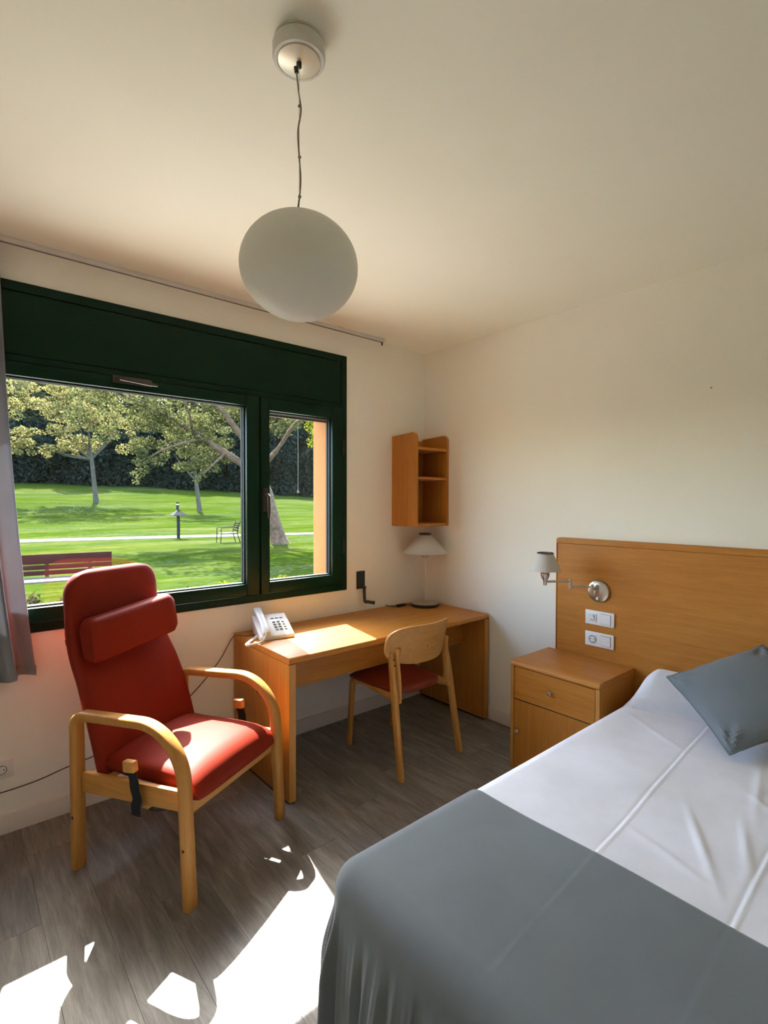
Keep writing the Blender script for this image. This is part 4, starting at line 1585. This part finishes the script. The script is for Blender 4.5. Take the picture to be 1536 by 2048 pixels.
# park bench facing the window
pb = thing('park_bench', 'wooden park bench with slatted back on the lawn behind the armchair', 'bench', (-1.48, 7.75, -.30), math.atan2(-.20, 1.32))
BL = .98
for (z0, z1) in ((.66, .835), (.565, .645), (.465, .545)):
    yy = .27 + (z0 - .45) * .12
    MB().box(-BL, BL, yy - .016, yy + .016, z0, z1).build('back_slat', 'bench_slat', pb, bevel=.004)
for k in range(5):
    yy = -.30 + k * .115
    MB().box(-BL, BL, yy - .048, yy + .048, .405, .435).build('seat_slat', 'bench_seat', pb, bevel=.005)
for xx in (-.62, -.05, .62):
    MB().prism([(.285, .40), (.320, .40), (.365, .80), (.335, .80)], 'x', xx - .03, xx + .03).build('back_post', 'bench_post', pb, bevel=.004)
for xx in (-.7, .7):
    MB().box(xx - .03, xx + .03, -.34, -.27, 0, .404).build('leg', 'bench_post', pb, bevel=.004)
    MB().box(xx - .03, xx + .03, .21, .28, 0, .404).build('leg', 'bench_post', pb, bevel=.004)
    MB().box(xx - .03, xx + .03, -.269, .209, .34, .404).build('seat_bearer', 'bench_post', pb, bevel=.004)

# garden chair on the lawn
gc = thing('garden_chair', 'small brown slatted garden armchair standing sideways on the lawn', 'chair', (6.36, 18.25, -.30), math.radians(-4))
# local x towards the back of the chair
for s in (-1, 1):
    MB().tube([(-.42, s * .27, 0), (-.40, s * .27, .40), (-.40, s * .27, .62), (-.36, s * .27, .65), (.30, s * .27, .66)], .018, 8).build('front_leg', 'chair_brown', gc)
    MB().tube([(.42, s * .27, 0), (.30, s * .27, .40), (.33, s * .27, .66), (.44, s * .27, .90)], .02, 8).build('rear_leg', 'chair_brown', gc)
    MB().tube([(-.40, s * .27, .40), (.30, s * .27, .38)], .018, 8).build('side_rail', 'chair_brown', gc)
for k in range(6):
    xx = -.36 + k * .125
    MB().box(xx - .045, xx + .045, -.26, .26, .405, .425).build('seat_slat', 'chair_slat', gc, bevel=.004)
for k in range(4):
    q = .52 + k * .10
    xx = .32 + (q - .40) * .22
    MB().box(xx - .010, xx + .010, -.26, .26, q - .035, q + .035).build('back_slat', 'chair_brown', gc, bevel=.003)

# mushroom lamp and bollard
ml = thing('mushroom_lamp', 'grey garden lamp with a pyramid hood on a post beside the path', 'garden lamp', (5.52, 22.0, -.30))
MB().box(-.06, .06, -.06, .06, 0, 1.20).build('post', 'lamp_post_grey', ml, bevel=.008)
MB().loft([[(s * r1, t * r1, z) for s, t in ((-1, -1), (1, -1), (1, 1), (-1, 1))] for r1, z in ((.33, 1.08), (.34, 1.10), (.07, 1.32), (.05, 1.36))]).build('hood', 'lamp_post_grey', ml, sharp=20)
bl = thing('bollard', 'short dark bollard light on the bank above the mushroom lamp', 'bollard', (11.45, 39.8, .46))
MB().lathe([(0, 0), (.10, 0), (.10, .68), (0, .68)], 16, cap=False).build('post', 'lamp_post_grey', bl)
MB().lathe([(0, .681), (.085, .681), (.085, .78), (0, .78)], 16, cap=False).build('lens', 'opal_glass', bl)
MB().lathe([(0, .781), (.105, .781), (.105, .90), (0, .90)], 16, cap=False).build('cap', 'lamp_post_grey', bl)

# bedding plants under the window view
prn = random.Random(17)


def plant(pos, h, mat, label, n, grp):
    t = thing('bedding_plant', label, 'plant', (pos[0], pos[1], -.30), group=grp)
    cl_ = []
    for i in range(5):
        a, rr_ = prn.random() * 6.28, prn.uniform(.02, .16)
        e = (rr_ * math.cos(a), rr_ * math.sin(a), h * prn.uniform(.55, 1.0))
        MB().tube([(0, 0, 0), (e[0] * .5, e[1] * .5, e[2] * .6), e], [.008, .006, .003], 5).build('stem', 'bark', t)
        cl_.append((e[0], e[1], e[2], .09))
        cl_.append((e[0] * .6, e[1] * .6, e[2] * .6, .08))
    leaves('leaves', mat, t, cl_, n, .055, prn.randrange(999), .9)


for k, (xx, yy, hh) in enumerate(((-1.75, 6.85, .30), (-1.28, 6.85, .36), (-.84, 6.75, .26), (-1.52, 6.40, .24), (-2.05, 6.45, .26))):
    plant((xx, yy), hh, 'leaf_red', 'low reddish bedding plant in front of the park bench', 160, 'reddish bedding plants before the bench')
for k in range(7):
    plant((.05 + k * .42 + prn.uniform(-.03, .03), 6.5 + k * .04 + prn.uniform(-.08, .08), 0), prn.uniform(.13, .22), 'petal_yellow' if k % 3 else 'leaf_lime', 'low yellow flowering plant along the lower edge of the wide pane', 150, 'yellow flowers along the pane edge')

# unseen pale slabs by the house wall, added to bounce sunlight into the room
tr = thing('bounce_terrace', 'unseen pale paved strip added along the house to bounce light indoors', 'bounce_terrace', (0, 0, -.30), kind='structure')
tile_me = None
for i in range(12):
    for j in range(7):
        if tile_me is None:
            b0 = MB().box(-.295, .295, -.295, .295, -.02, .03).build('bounce_slab', 'bounce_paving', tr, bevel=.004, seg=1)
            tile_me = b0
            o = b0
        else:
            o = tile_me.copy()
            COL.objects.link(o)
        o.location = (-5.1 + i * .6, .60 + j * .6, 0)

nl = thing('wall_nail', 'tiny dark nail left in the bare wall high above the headboard', 'nail', (0, -1.973, 2.052))
MB().lathe([(0, 0), (.0015, 0), (.0015, -.008), (.004, -.009), (.004, -.011), (0, -.0115)], 10, cap=False, axis='x').build('nail_body', 'cord_grey', nl)
